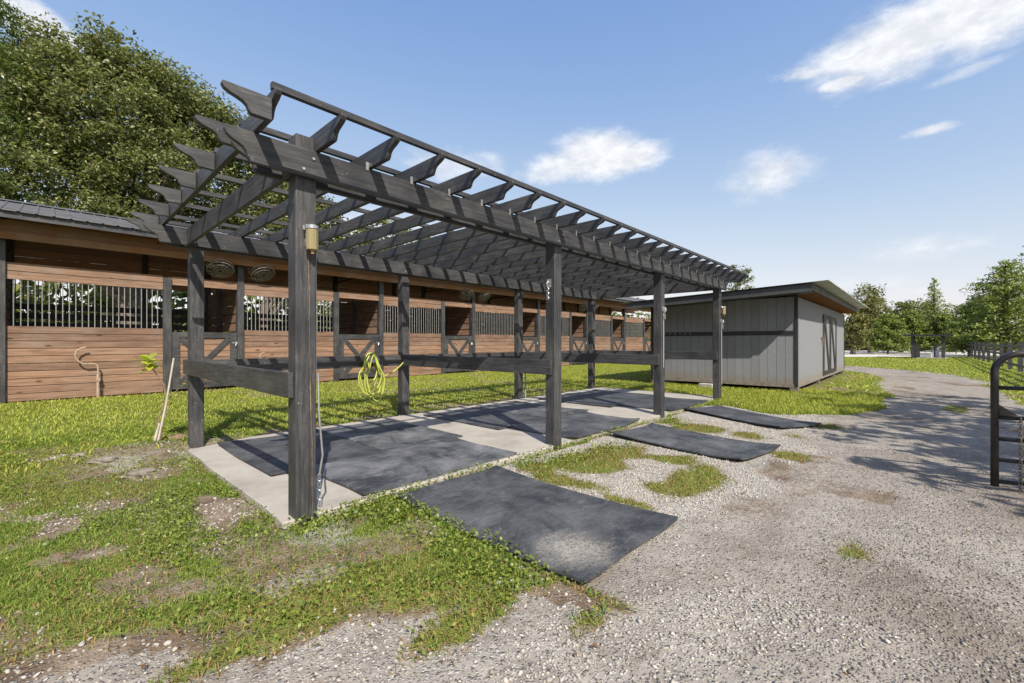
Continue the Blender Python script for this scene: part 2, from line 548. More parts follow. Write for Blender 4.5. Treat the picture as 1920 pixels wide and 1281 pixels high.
# ground
def ground_mat(name):
    m, t, b = mat(name)
    geo = N(t, 'ShaderNodeNewGeometry')
    co = geo.outputs['Position']
    def attr(n):
        a = N(t, 'ShaderNodeAttribute'); a.attribute_name = n
        return a.outputs['Fac']
    brk = tnoise(t, co, 15, 5, .7)
    brk2 = tnoise(t, co, 48, 3, .7)
    bk = tmath(t, 'ADD', tmath(t, 'MULTIPLY', tmath(t, 'SUBTRACT', brk, .5), 1.7), tmath(t, 'MULTIPLY', tmath(t, 'SUBTRACT', brk2, .5), 1.0))
    def ragged(n): return maprange(t, tmath(t, 'ADD', attr(n), tmath(t, 'MULTIPLY', bk, .75)), .36, .62)
    gr, wh, so_ = ragged('grass'), ragged('white'), ragged('soil')
    # gravel: two voronoi stone sizes over compacted sand
    v1 = N(t, 'ShaderNodeTexVoronoi'); v1.inputs['Scale'].default_value = 80; v1.inputs['Randomness'].default_value = 1
    v2 = N(t, 'ShaderNodeTexVoronoi'); v2.inputs['Scale'].default_value = 36
    wob = N(t, 'ShaderNodeVectorMath', operation='ADD')
    nn = N(t, 'ShaderNodeTexNoise'); nn.inputs['Scale'].default_value = 30; nn.inputs['Detail'].default_value = 2
    link(t, co, nn.inputs['Vector'])
    scl = N(t, 'ShaderNodeVectorMath', operation='SCALE'); scl.inputs['Scale'].default_value = .02
    link(t, nn.outputs['Color'], scl.inputs[0])
    link(t, co, wob.inputs[0]); link(t, scl.outputs[0], wob.inputs[1])
    link(t, wob.outputs[0], v1.inputs['Vector']); link(t, wob.outputs[0], v2.inputs['Vector'])
    big = tnoise(t, co, .55, 7, .62, None, .5)
    mid = tnoise(t, co, 3.2, 6, .68, None, .4)
    fine = tnoise(t, co, 110, 3, .7)
    sep = N(t, 'ShaderNodeSeparateColor'); link(t, v1.outputs['Color'], sep.inputs[0])
    sep2 = N(t, 'ShaderNodeSeparateColor'); link(t, v2.outputs['Color'], sep2.inputs[0])
    stone = ramp(t, sep.outputs[0], [(0, (.13, .115, .10)), (.4, (.24, .22, .195)), (.75, (.34, .315, .285)), (1, (.46, .435, .40))])
    stone2 = ramp(t, sep2.outputs[1], [(0, (.18, .165, .145)), (.6, (.31, .29, .26)), (1, (.48, .455, .43))])
    sand = ramp(t, mid, [(.28, (.19, .162, .134)), (.5, (.295, .263, .226)), (.72, (.37, .338, .297))])
    smask = tmath(t, 'MULTIPLY', maprange(t, sep.outputs[1], .45, .55), maprange(t, v1.outputs['Distance'], .62, .42))
    smask2 = tmath(t, 'MULTIPLY', maprange(t, sep2.outputs[0], .74, .8), maprange(t, v2.outputs['Distance'], .46, .36))
    gravel = tmix(t, smask, sand, stone)
    gravel = tmix(t, smask2, gravel, stone2)
    gravel = tmix(t, maprange(t, big, .50, .68, 0, .75), gravel, tmix(t, 1.0, gravel, (.62, .57, .53), 'MULTIPLY'))
    shell = ramp(t, sep.outputs[0], [(0, (.24, .22, .19)), (.35, (.37, .345, .31)), (1, (.55, .525, .485))])
    gap = maprange(t, v1.outputs['Distance'], .45, .75)
    shell = tmix(t, tmath(t, 'MULTIPLY', gap, .6), shell, (.20, .17, .14))
    gravel = tmix(t, wh, gravel, shell)
    soilc = ramp(t, mid, [(.3, (.09, .062, .04)), (.5, (.185, .132, .088)), (.7, (.29, .23, .17))])
    soilc = tmix(t, tmath(t, 'MULTIPLY', smask, .7), soilc, stone)
    c = tmix(t, so_, gravel, soilc)
    # the mown sward beyond the modelled blades
    gn = tnoise(t, co, 9, 6, .7)
    gcol = ramp(t, gn, [(.25, (.085, .10, .022)), (.48, (.155, .19, .038)), (.7, (.24, .265, .058))])
    gcol = tmix(t, maprange(t, big, .45, .72, 0, .55), gcol, (.15, .135, .05))
    gcol = tmix(t, maprange(t, fine, .35, .75, 0, .5), gcol, tmix(t, 1.0, gcol, (.5, .5, .45), 'MULTIPLY'))
    c = tmix(t, gr, c, gcol)
    link(t, c, b.inputs['Base Color'])
    b.inputs['Roughness'].default_value = .95
    b.inputs['Specular IOR Level'].default_value = .15
    hs1 = tmath(t, 'MULTIPLY', smask, tmath(t, 'SUBTRACT', .7, v1.outputs['Distance']))
    hs2 = tmath(t, 'MULTIPLY', smask2, tmath(t, 'SUBTRACT', .6, v2.outputs['Distance']))
    h = tmath(t, 'ADD', tmath(t, 'MULTIPLY', hs1, .8), tmath(t, 'MULTIPLY', hs2, 1.6))
    h = tmath(t, 'ADD', h, tmath(t, 'MULTIPLY', fine, .35))
    h = tmath(t, 'ADD', h, tmath(t, 'MULTIPLY', tnoise(t, co, 18, 4, .6), .7))
    bump(t, h, .9, .018, b)
    return m
GROUND = ground_mat('lawn_and_soil')

# ------------------------------------------------------------------ ground masks (world metres)
MATS = [  # x, y centre, width along x, length along y, rotation (deg), label, ribs, dust, spot, key
]
SLAB = (1.14, 10.75, 3.27, 6.55)
DRIVE = [(-60, -9), (11, -9), (13.8, -1.65), (22.2, -1.6), (24.7, -.94), (27.5, .4), (30.2, 2.8), (32, 6), (33, 12), (34, 30),
         (29, 30), (28, 12), (26.6, 5), (24.6, 2.3), (22.4, 1.1), (14, .55), (11.6, .55), (9.9, .75), (8.9, 1.4), (9.4, 2.2), (9.8, 3.2),
         (4.0, 3.25), (2.2, 3.15), (1.9, 1.1), (1.5, 1.45), (.94, 1.85), (.67, 1.98), (.22, 2.28), (-.1, 2.44), (-2, 3.75), (-6, 6), (-60, 14)]
def warp(x, y):
    return x + (fbm(x, y, 1.3, 31) - .5) * .7, y + (fbm(x, y, 1.3, 47) - .5) * .7
def drive_mask(x, y):
    wx, wy = warp(x, y)
    return in_poly(wx, wy, DRIVE)
def ell(x, y, cx, cy, rx, ry, rot=0.):
    dx, dy = x - cx, y - cy
    c, s_ = cos(R(rot)), sin(R(rot))
    u, v = (dx * c + dy * s_) / rx, (-dx * s_ + dy * c) / ry
    return np.sqrt(u * u + v * v)
# weed patches that came up through the gravel: centre, radii
PATCH = [(3.75, 2.85, .66, .32), (4.35, 2.55, .85, .42), (3.3, 2.45, .18, .6), (4.15, 1.55, .62, .34), (4.75, 2.0, .22, .25), (5.78, 1.10, .26, .24), (6.75, 2.5, .42, .55),
         (6.7, 1.7, .3, .28), (7.0, 3.0, .4, .22), (3.36, .30, .20, .08), (12.1, -.55, .8, .22), (7.15, 1.25, .2, .2), (8.25, 1.0, .35, .2), (3.22, 1.75, .10, .3),
         (1.35, 1.55, .4, .12), (1.75, 1.12, .14, .06), (.55, 2.1, .3, .08), (9.6, 3.1, .3, .3)]
BARE = [(.46, 2.85, .22, .10), (.38, 4.75, .26, .12), (-.75, 3.45, .22, .1), (.15, 3.75, .22, .08), (.9, 3.75, .16, .09), (.75, 5.5, .2, .2)]
def dens(x, y):
    """how much green grows at a point, 0..1"""
    wx, wy = warp(x, y)
    n1 = fbm(x, y, 1.1, 3); n2 = fbm(x, y, 3.2, 9); n3 = fbm(x, y, .35, 77)
    dm = in_poly(wx, wy, DRIVE)
    g = np.where(dm, 0., 1.)
    # distance of the lawn's edge to the gravel, front left
    e = (wy - (2.4 - .69 * wx)) / 1.21
    left = (x < 1.9) & (e < 3)
    g = np.where(left & ~dm, g * sstep(-.12, .38, e + (n2 - .5) * 1.0), g)
    # bare soil through the lawn
    bare = sstep(.51, .60, n1 * .5 + n2 * .5)
    worn = np.clip(1 - ell(x, y, .75, 6.3, 1.15, 1.2), 0, 1) * 1.6 + np.clip(1 - ell(x, y, .55, 4.5, .75, 1.5), 0, 1) * .9
    g = np.where((y < 9) & (x < 1.9), g * (1 - np.clip(bare * .62 + worn * (.62 + bare * .9), 0, 1)), g)
    g = np.where((y > 6.4) & (x > 1.9), g * (1 - .55 * sstep(.56, .66, n1)), g)
    for cx, cy, rx, ry in BARE:
        g = g * (.2 + .8 * sstep(.35, 1.3, ell(x, y, cx, cy, rx, ry, -30) + (n2 - .5) * 1.6))
    strip = (y > 6.45) & (y < 7.15) & (x > 1.3) & (x < 11)
    g = np.where(strip, g * (.25 + .6 * sstep(.45, .6, n2)), g)
    # bare beside the shed and at the grass tip
    g = np.where((x > 12.5) & (x < 23) & (y < 2.2), g * sstep(.42, .55, n1 + .12), g)
    for cx, cy, rx, ry in PATCH:
        d = ell(x, y, cx, cy, rx, ry) + (n2 - .5) * 1.5
        g = np.maximum(g, sstep(1.1, .45, d) * .95 * (cy > -5))
    # weeds along the slab's front edge
    s1 = np.exp(-((y - 3.26 + (n2 - .5) * .12) / .07) ** 2) * ((x > 1.6) & (x < 10)) * sstep(.35, .5, n1)
    g = np.maximum(g, s1 * .9)
    s2 = .0 * np.exp(-((x - 1.98 + (n2 - .5) * .10) / .07) ** 2) * ((y > 1.7) & (y < 3.2))
    g = np.maximum(g, s2 * .9)
    for mx_, my_, a_, l_, r_ in RAMPS:
        g = np.where(np.maximum(np.abs(x - mx_) - a_ / 2, np.abs(y - my_) - l_ / 2) < -.04, 0, g)
    inslab = (x > SLAB[0] + .02) & (x < SLAB[1]) & (y > SLAB[2] + .03) & (y < SLAB[3])
    g = np.where(inslab, 0, g)
    inbarn = (y > 14.05) & (y < 18)
    g = np.where(inbarn, 0, g)
    inshed = (x > 13.05) & (x < 22.7) & (y > 2.3) & (y < 6.1)
    return np.where(inshed, 0, g)
def dry(x, y):
    """share of the growth that is brown"""
    e = (y - (2.5 - .69 * x)) / 1.21
    n = fbm(x, y, 2.1, 55)
    a = np.where((x < 2.0) & (y < 7), sstep(1.0, .1, e + (n - .5) * 1.3), 0)
    b_ = np.where((y < 3.0) & (x > 2.9) & (x < 8.6), .5 + .6 * sstep(.4, .6, n), 0)
    c_ = sstep(.46, .66, fbm(x, y, .9, 61)) * .6
    return np.clip(np.maximum(np.maximum(a, b_), c_) , 0, 1)
def white(x, y):
    n = fbm(x, y, 1.6, 21)
    a = sstep(.15, .5, (y - .7) / 1.0 + (n - .5) * 1.2) * (x > 2.6) * (x < 10.2) * sstep(2.6, 3.1, x)
    e = np.abs((y - (2.25 - .69 * x)) / 1.21)
    b_ = sstep(.42, .1, e + (n - .5) * .8) * (x < 2.6)
    return np.clip(np.maximum(a, b_ * .38), 0, 1)
def height(x, y):
    n = (fbm(x, y, .9, 5) - .5) * .05 + (fbm(x, y, 4.5, 6) - .5) * .022
    near = np.exp(-((x - 4) ** 2 + (y - 4) ** 2) / 300)
    z = n * near
    z = z + .13 * np.clip(1 - ell(x, y, .78, 6.75, .95, .9), 0, 1) ** 1.2
    inslab = sstep(.25, 0, np.maximum(np.maximum(SLAB[0] - x, x - SLAB[1]), np.maximum(SLAB[2] - y, y - SLAB[3])))
    z = z * (1 - inslab) - .02 * inslab
    for (mx_, my_, a_, l_, r_) in RAMPS:
        d = np.maximum(np.abs(x - mx_) - a_ / 2, np.abs(y - my_) - l_ / 2)
        z = z * sstep(-.05, .25, d) - .008 * sstep(.2, -.02, d)
    return z
RAMPS = [(2.55, 2.22, 1.13, 1.86, 0), (5.75, 2.17, 1.1, 1.8, 0), (8.25, 2.2, 1.05, 1.85, 0)]

def axis_pts(spans):
    p = []
    for a, b_, s_ in spans:
        p += list(np.arange(a, b_ - 1e-6, s_))
    p.append(spans[-1][1])
    return np.array(p)
gx = axis_pts([(-900, -200, 100), (-200, -40, 20), (-40, -6, 2), (-6, 10, .055), (10, 34, .16), (34, 60, 2), (60, 200, 20), (200, 900, 100)])
gy = axis_pts([(-900, -200, 100), (-200, -40, 20), (-40, -6, 2), (-6, -1.5, .09), (-1.5, 8, .055), (8, 16, .12), (16, 40, 2), (40, 200, 20), (200, 900, 100)])
GX, GY = np.meshgrid(gx, gy, indexing='ij')
GZ = height(GX, GY)
ni, nj = GX.shape
idx = np.arange(ni * nj).reshape(ni, nj)
F = np.stack([idx[:-1, :-1], idx[1:, :-1], idx[1:, 1:], idx[:-1, 1:]], -1).reshape(-1, 4)
FX = (GX[:-1, :-1] + GX[1:, 1:]).ravel() / 2
FY = (GY[:-1, :-1] + GY[1:, 1:]).ravel() / 2
DM = drive_mask(FX, FY)
V = np.stack([GX.ravel(), GY.ravel(), GZ.ravel()], 1)
def soft(fn):
    """average over a few jittered samples so that the mask has a soft edge"""
    a = 0
    for dx, dy in ((0, 0), (.05, .03), (-.04, .05), (.03, -.05), (-.05, -.03)):
        a = a + fn(GX + dx, GY + dy)
    return a / 5
G_ = soft(dens)
far = np.maximum(np.abs(GX - 14), np.abs(GY - 4))
grass_a = G_ * np.where(far < 60, 1, 1)
white_a = white(GX, GY) * (1 - np.clip(G_, 0, 1))
soil_a = np.clip((~drive_mask(GX, GY)).astype(float) * 1.0, 0, 1)
soil_a = np.where((GY < 3.1) & (GX > 2.0) & (GX < 9.8), 0, soil_a)
sp = sstep(.52, .63, fbm(GX * .8 + GY * .3, GY * 1.3 - GX * .5, 1.5, 101)) * drive_mask(GX, GY) * sstep(.38, .55, fbm(GX, GY, .5, 111)) * (1 - white_a)
soil_a = np.maximum(soil_a * sstep(.22, .45, fbm(GX, GY, 1.6, 91) + .08), sp * .9)
near_gr = np.where((GX < 9) & (GY < 9), .85, 1.0)        # under modelled blades the soil shows a little more
def sub_mesh(name, fsel, mat_, label, cat):
    f = F[fsel]
    u, inv = np.unique(f, return_inverse=True)
    o = np_mesh(name, V[u], inv.reshape(f.shape), mat_, smooth=True)
    for an, arr in (('grass', grass_a * near_gr), ('white', white_a), ('soil', soil_a)):
        at = o.data.attributes.new(an, 'FLOAT', 'POINT')
        at.data.foreach_set('value', arr.ravel()[u].astype(np.float32))
    return tag(o, label, cat, kind='structure')
sub_mesh('ground', ~DM, GROUND, 'lawn of weedy green grass with bare soil patches', 'ground')
sub_mesh('gravel_drive', DM, GROUND, 'pale grey gravel drive running past the shed', 'driveway')

def gz(x, y): return height(np.asarray(x, float), np.asarray(y, float))

# ------------------------------------------------------------------ blades, weeds and stones
def visible(x, y, zoom=1.08):
    f = x * cos(YAW) + y * sin(YAW); r = x * sin(YAW) - y * cos(YAW)
    return (f > 1.3) & (np.abs(r) < f * 1.18 * zoom + .4)
def scatter(x0, x1, y0, y1, per_m2, keep):
    n = int((x1 - x0) * (y1 - y0) * per_m2)
    x = rng.uniform(x0, x1, n); y = rng.uniform(y0, y1, n)
    k = visible(x, y)
    x, y = x[k], y[k]
    k = rng.random(len(x)) < keep(x, y)
    return x[k], y[k]
def blades(name, x, y, hgt, wid, lean, mat_, label, cat='grass', z=None):
    """three-sided tapering blades, two faces each"""
    n = len(x)
    z = gz(x, y) if z is None else z
    a = rng.uniform(0, 2 * pi, n)
    h = hgt * rng.uniform(.5, 1.3, n); wd = wid * rng.uniform(.6, 1.3, n)
    ln = lean * rng.uniform(.2, 1.2, n) * h
    b2 = a + rng.normal(0, .5, n) + pi / 2
    p = np.stack([x, y, z - .004], 1)
    side = np.stack([np.cos(a), np.sin(a), np.zeros(n)], 1) * wd[:, None] / 2
    l1 = np.stack([np.cos(b2) * ln * .35, np.sin(b2) * ln * .35, h * .6], 1)
    l2 = np.stack([np.cos(b2) * ln, np.sin(b2) * ln, h * np.clip(1.0 - .25 * lean, .3, 1)], 1)
    vs = np.stack([p - side, p + side, p + l1 + side * .8, p + l1 - side * .8, p + l2 + side * .12, p + l2 - side * .12], 1).reshape(-1, 3)
    i = np.arange(n)[:, None] * 6
    f = np.concatenate([i + [0, 1, 2, 3], i + [3, 2, 4, 5]], 1).reshape(-1, 4)
    return tag(np_mesh(name, vs, f, mat_), label, cat, kind='stuff')
def leaves(name, P, size, mat_, up=1.0, aspect=.55, fold=.18):
    """diamond leaves with a slight fold, one island each; returns an object"""
    n = len(P)
    nrm = rng.normal(0, 1, (n, 3)); nrm[:, 2] = np.abs(nrm[:, 2]) + up
    nrm /= np.linalg.norm(nrm, axis=1)[:, None]
    t = rng.normal(0, 1, (n, 3)); t -= nrm * (t * nrm).sum(1)[:, None]
    t /= np.linalg.norm(t, axis=1)[:, None]
    b_ = np.cross(nrm, t)
    s_ = (size * rng.uniform(.6, 1.35, n))[:, None]
    v0 = P - t * s_ * .5; v2 = P + t * s_ * .5 - nrm * s_ * fold * .6
    v1 = P + b_ * s_ * aspect * .5 + nrm * s_ * fold; v3 = P - b_ * s_ * aspect * .5 + nrm * s_ * fold
    vs = np.stack([v0, v1, v2, v3], 1).reshape(-1, 3)
    f = np.arange(n * 4).reshape(n, 4)
    return np_mesh(name, vs, f, mat_)

GRASS_M = leafy('grass_blades', [(.075, .14, .014), (.135, .225, .024), (.20, .285, .036), (.30, .30, .075), (.10, .175, .02)], .5, .3, .3)
LAWN_M = leafy('lawn_blades', [(.20, .25, .03), (.29, .345, .045), (.38, .40, .065), (.42, .39, .10)], .5, .35, .3)
DRY_M = leafy('dry_grass', [(.17, .095, .04), (.27, .165, .07), (.36, .26, .12), (.25, .20, .06), (.18, .17, .04)], .7, .2, .15)
WEED_M = leafy('weed_leaves', [(.085, .14, .018), (.15, .21, .026), (.21, .27, .04), (.27, .28, .06), (.12, .17, .024)], .42, .3, .4)

def kd(x, y): return dens(x, y) * (1 - .75 * dry(x, y))
x, y = scatter(-5, 2.2, .9, 9, 9500, kd)
blades('lawn_grass', x, y, .034, .0046, 1.25, GRASS_M, 'short grass growing through the weedy lawn', 'grass')
x, y = scatter(1.6, 13.6, .2, 7.2, 1500, lambda a, b: kd(a, b))
blades('edge_grass', x, y, .05, .006, 1.0, GRASS_M, 'tufts of grass along the slab and gravel', 'grass')
x, y = scatter(-9, 24, 6.4, 14.05, 620, lambda a, b: dens(a, b) * (1 - .4 * dry(a, b)))
blades('back_lawn_grass', x, y, .06, .013, .9, LAWN_M, 'bright mown grass between the pergola and the barn', 'grass')
x, y = scatter(8.6, 14, .3, 6, 1500, lambda a, b: dens(a, b) * .9)
blades('shed_grass', x, y, .10, .009, .9, LAWN_M, 'longer green grass in front of the shed', 'grass')
x, y = scatter(13, 60, -12, 12, 90, lambda a, b: (~drive_mask(a, b)) * .9 * ((b < 2) | (a > 24)) * (a * cos(YAW) + b * sin(YAW) < 38))
blades('far_grass', x, y, .06, .04, .9, LAWN_M, 'far lawn grass beyond the drive', 'grass')
x, y = scatter(-5, 14, -1, 8, 3800, lambda a, b: np.clip(dens(a, b) + .15 * (dens(a + .08, b + .05) > .2), 0, 1) * dry(a, b) * .9)
blades('dry_grass', x, y, .032, .005, 1.6, DRY_M, 'brown dried grass where lawn meets gravel', 'grass')
x, y = scatter(-4.5, 2.4, .9, 8.5, 3400, lambda a, b: kd(a, b) * sstep(.44, .62, fbm(a, b, 1.4, 71)))
P = np.stack([x, y, gz(x, y) + rng.uniform(.012, .055, len(x))], 1)
tag(leaves('weed_leaves', P, .021, WEED_M, 1.0, .7), 'low broad leaved weeds among the grass', 'weeds', kind='stuff')
x, y = scatter(1.6, 10, 2.6, 3.4, 1500, lambda a, b: dens(a, b) * .8)
x2, y2 = scatter(1.6, 2.0, 1.5, 3.3, 1800, lambda a, b: dens(a, b) * .8)
x3, y3 = scatter(.9, 2.0, 2.9, 3.6, 2600, lambda a, b: np.clip(1.3 - ell(a, b, 1.5, 3.12, .45, .22), 0, 1) * (b < SLAB[2] + .02))
x = np.concatenate([x, x2, x3]); y = np.concatenate([y, y2, y3])
P = np.stack([x, y, gz(x, y) + rng.uniform(.012, .075, len(x))], 1)
tag(leaves('edge_weeds', P, .026, WEED_M, .8, .7), 'leafy weeds along the slab and mat edges', 'weeds', kind='stuff')

# stones
ICO = None
def stones(name, x, y, size, mat_, label, sink=.3):
    global ICO
    if ICO is None:
        bm = bmesh.new(); bmesh.ops.create_icosphere(bm, subdivisions=1, radius=1)
        ICO = (np.array([v.co[:] for v in bm.verts]), np.array([[v.index for v in f.verts] for f in bm.faces])); bm.free()
    bv, bf = ICO
    n = len(x)
    s_ = size * np.exp(np.clip(rng.normal(0, .33, n), -1, .75)) / 2
    ax = np.stack([rng.uniform(.75, 1.5, n), rng.uniform(.7, 1.1, n), rng.uniform(.4, .8, n)], 1) * s_[:, None]
    vs = bv[None] * ax[:, None, :] * rng.uniform(.78, 1.2, (n, len(bv), 1))
    a = rng.uniform(0, 2 * pi, n); c, s2 = np.cos(a)[:, None], np.sin(a)[:, None]
    tl = rng.normal(0, .3, n)[:, None]
    X = vs[..., 0] * c - vs[..., 1] * s2; Y = vs[..., 0] * s2 + vs[..., 1] * c; Z = vs[..., 2] + vs[..., 0] * tl
    P = np.stack([X + x[:, None], Y + y[:, None], Z + (gz(x, y) + ax[:, 2] * (1 - 2 * sink))[:, None]], -1).reshape(-1, 3)
    f = (bf[None] + (np.arange(n) * len(bv))[:, None, None]).reshape(-1, 3)
    return tag(np_mesh(name, P, f, mat_), label, 'gravel', kind='stuff')
def stone_mat(name, cols):
    m, t, b = mat(name)
    isl = N(t, 'ShaderNodeNewGeometry').outputs['Random Per Island']
    co = N(t, 'ShaderNodeTexCoord').outputs['Object']
    c = ramp(t, isl, [(i / (len(cols) - 1), cols[i]) for i in range(len(cols))])
    n = tnoise(t, co, 90, 4, .6)
    c = tmix(t, maprange(t, n, .4, .8, 0, .5), c, tmix(t, 1.0, c, (.6, .55, .5), 'MULTIPLY'))
    link(t, c, b.inputs['Base Color'])
    b.inputs['Roughness'].default_value = .9
    b.inputs['Specular IOR Level'].default_value = .2
    return m
ST1 = stone_mat('drive_stones', [(.14, .122, .105), (.23, .205, .18), (.19, .17, .148), (.30, .272, .242), (.26, .235, .205), (.40, .375, .34)])
ST2 = stone_mat('white_shell_rock', [(.22, .20, .175), (.32, .295, .26), (.38, .36, .325), (.45, .425, .39), (.35, .32, .28), (.52, .50, .47)])
def on_mat(a, b):
    k = np.zeros(len(a), bool)
    for mx_, my_, a_, l_, r_ in RAMPS:
        k |= (np.abs(a - mx_) < a_ / 2) & (np.abs(b - my_) < l_ / 2)
    k |= (a > SLAB[0]) & (a < SLAB[1]) & (b > SLAB[2]) & (b < SLAB[3])
    return k
def gravelness(a, b): return (1 - np.clip(dens(a, b) * 1.1, 0, 1)) * drive_mask(a, b) * ~on_mat(a, b)
x, y = scatter(-.6, 7, -2.2, 3.2, 2400, lambda a, b: gravelness(a, b) * (.12 + .88 * sstep(.4, .6, fbm(a, b, 1.1, 131))) * np.exp(-np.hypot(a, b) / 5.5) * 1.3)
stones('drive_stones', x, y, .0100, ST1, 'small grey stones loose on the gravel drive')
x, y = scatter(-.8, 10, -.2, 3.2, 4200, lambda a, b: gravelness(a, b) * white(a, b) * (.35 + .65 * sstep(.36, .5, fbm(a, b, 2.2, 141))))
stones('white_gravel', x, y, .0118, ST2, 'white shell rock gravel between the ramp mats and lawn', .2)
x, y = scatter(-3, 1.9, 1.0, 7.2, 900, lambda a, b: (~drive_mask(a, b)) * (1 - dens(a, b)) * sstep(.40, .58, fbm(a, b, 1.5, 151)) * ~on_mat(a, b))
stones('lawn_stones', x, y, .0145, ST2, 'pale stones showing through the worn lawn', .3)

# fallen leaves, brown
LIT_M = leafy('fallen_leaves', [(.11, .055, .022), (.19, .10, .04), (.15, .085, .04)], .7, .1, .2)
x, y = scatter(-1.5, 6, -.8, 4.5, 2.0, lambda a, b: ~on_mat(a, b) * 1.0)
P = np.stack([x, y, gz(x, y) + .018], 1)
tag(leaves('fallen_leaves', P, .042, LIT_M, 4, .4), 'scattered brown fallen leaves on the gravel and lawn', 'fallen leaves', kind='stuff')

# ------------------------------------------------------------------ slab and mats
sl = MB()
x0, x1, y0, y1 = SLAB
pts = []
for k in range(26):
    t = k / 26
    px_ = [(x0, y0), (x1, y0), (x1, y1), (x0, y1)]
    s4 = int(t * 4); u_ = t * 4 - s4
    a_, b_ = px_[s4], px_[(s4 + 1) % 4]
    pts.append((a_[0] + (b_[0] - a_[0]) * u_ + random.uniform(-.015, .015), a_[1] + (b_[1] - a_[1]) * u_ + random.uniform(-.015, .015)))
sl.prism(pts, 'z', -.12, .032)
o = recenter(sl.build('concrete_slab', CONC, None, bevel=.008), (5.9, 4.86, 0))
tag(o, 'worn pale concrete slab under the black pergola', 'slab')

def mat_obj(cx, cy, a, l, rot, z0, label, ribs, dust, spot=None, curl=0.0, group='black rubber stall mats'):
    """rubber mat: thin sheet, slightly wavy, with rounded notched corners"""
    bm = bmesh.new()
    nx, ny = 22, 30
    g = [[None] * (ny + 1) for _ in range(nx + 1)]
    sd_ = random.random() * 50
    jit = [random.uniform(-.012, .012) for _ in range(8)]
    for i in range(nx + 1):
        for j in range(ny + 1):
            u_, v_ = i / nx, j / ny
            px_ = (u_ - .5) * a + jit[0] * sin(v_ * 7 + sd_); py_ = (v_ - .5) * l + jit[1] * sin(u_ * 6 + sd_)
            z = .004 * sin(px_ * 5 + sd_) + .004 * sin(py_ * 4.2 + sd_ * 2)
            e = max(abs(u_ - .5), abs(v_ - .5)) * 2
            z += curl * max(0, (abs(u_ - .5) * 2) ** 4 * (abs(v_ - .5) * 2) ** 4) + curl * .25 * max(0, sin(v_ * 5 + sd_)) * (abs(u_ - .5) * 2) ** 6
            g[i][j] = bm.verts.new((px_, py_, z + .02))
    for i in range(nx):
        for j in range(ny):
            bm.faces.new((g[i][j], g[i + 1][j], g[i + 1][j + 1], g[i][j + 1]))
    r = bmesh.ops.extrude_face_region(bm, geom=bm.faces[:])
    for v in [e for e in r['geom'] if isinstance(e, bmesh.types.BMVert)]: v.co.z += .0
    low = [v for row in g for v in row]
    for v in low: v.co.z -= .017
    bmesh.ops.recalc_face_normals(bm, faces=bm.faces[:])
    me = bpy.data.meshes.new('rubber_mat'); bm.to_mesh(me); bm.free()
    me.materials.append(rubber('rubber_' + label.split()[0], ribs, dust, spot))
    o = bpy.data.objects.new('rubber_mat', me); C.objects.link(o)
    o.location = (cx, cy, z0); o.rotation_euler = (0, 0, R(rot))
    return tag(o, label, 'mat', group)
mat_obj(2.53, 2.22, 1.17, 1.88, -1, .004, 'large ribbed black mat lying in front with a sandy white worn patch', 15, .46, (-.30, -.68, .30), .02)
mat_obj(5.70, 2.18, 1.04, 1.80, -9, .014, 'wavy black mat on the gravel with two small torn slits', 0, .55, None, .03)
mat_obj(8.24, 2.19, .88, 2.04, -27, .016, 'narrow looking black mat on the gravel nearest the shed', 0, .45, None, .02)
mat_obj(2.03, 5.36, 1.20, 1.86, 0, .033, 'ribbed black mat at the slab corner beside the sapling', 14, .45, None, .015)
mat_obj(3.22, 5.36, 1.15, 1.83, .8, .033, 'plain dusty grey mat at the back of the nearest bay, with a hose above it', 0, .85)
mat_obj(2.70, 3.87, 1.86, 1.12, -.5, .034, 'dusty grey black mat right behind the front post', 0, .80, None, .012)
mat_obj(5.02, 5.32, 1.16, 1.82, 0, .033, 'back mat of the middle bay lying nearer the hose post, mostly in shade', 0, .45, None, .01)
mat_obj(6.22, 5.32, 1.14, 1.82, .6, .033, 'smooth grey mat at the back of the middle bay on the shed side', 0, .75, None, .01)
mat_obj(5.58, 3.82, 1.84, 1.14, .4, .034, 'dark mat with curling edge along the front of the middle bay', 0, .5, None, .03)
mat_obj(8.02, 5.25, 1.16, 1.82, 0, .033, 'back mat of the last bay lying nearer the camera', 0, .35, None, .01)
mat_obj(9.24, 5.25, 1.16, 1.82, 0, .033, 'back mat of the last bay lying nearest the shed', 0, .3, None, .01)
mat_obj(8.72, 3.80, 1.86, 1.10, 0, .034, 'dark mat along the front of the last bay by the shed', 0, .3, None, .015)

# ------------------------------------------------------------------ pergola
PX = [1.29, 4.32, 7.35, 10.38]
YF, YB = 3.32, 6.65
ZB0, ZB1 = 2.49, 2.69           # beams
PW = .145
pg = empty('pergola', (5.8, 5.0, 0))
tag(pg, 'long black timber pergola with scalloped rafter ends over the slab', 'pergola')
posts = {}
for iy, yy in enumerate((YF, YB)):
    for ix, xx in enumerate(PX):
        m_ = MB()
        h_ = PW / 2
        top = 2.80 if iy == 0 else 2.68
        m_.box(xx - h_, xx + h_, yy - h_, yy + h_, -.10, top)
        p_ = m_.build('post', BLK['z'], pg, bevel=.006)
        posts[(ix, iy)] = p_
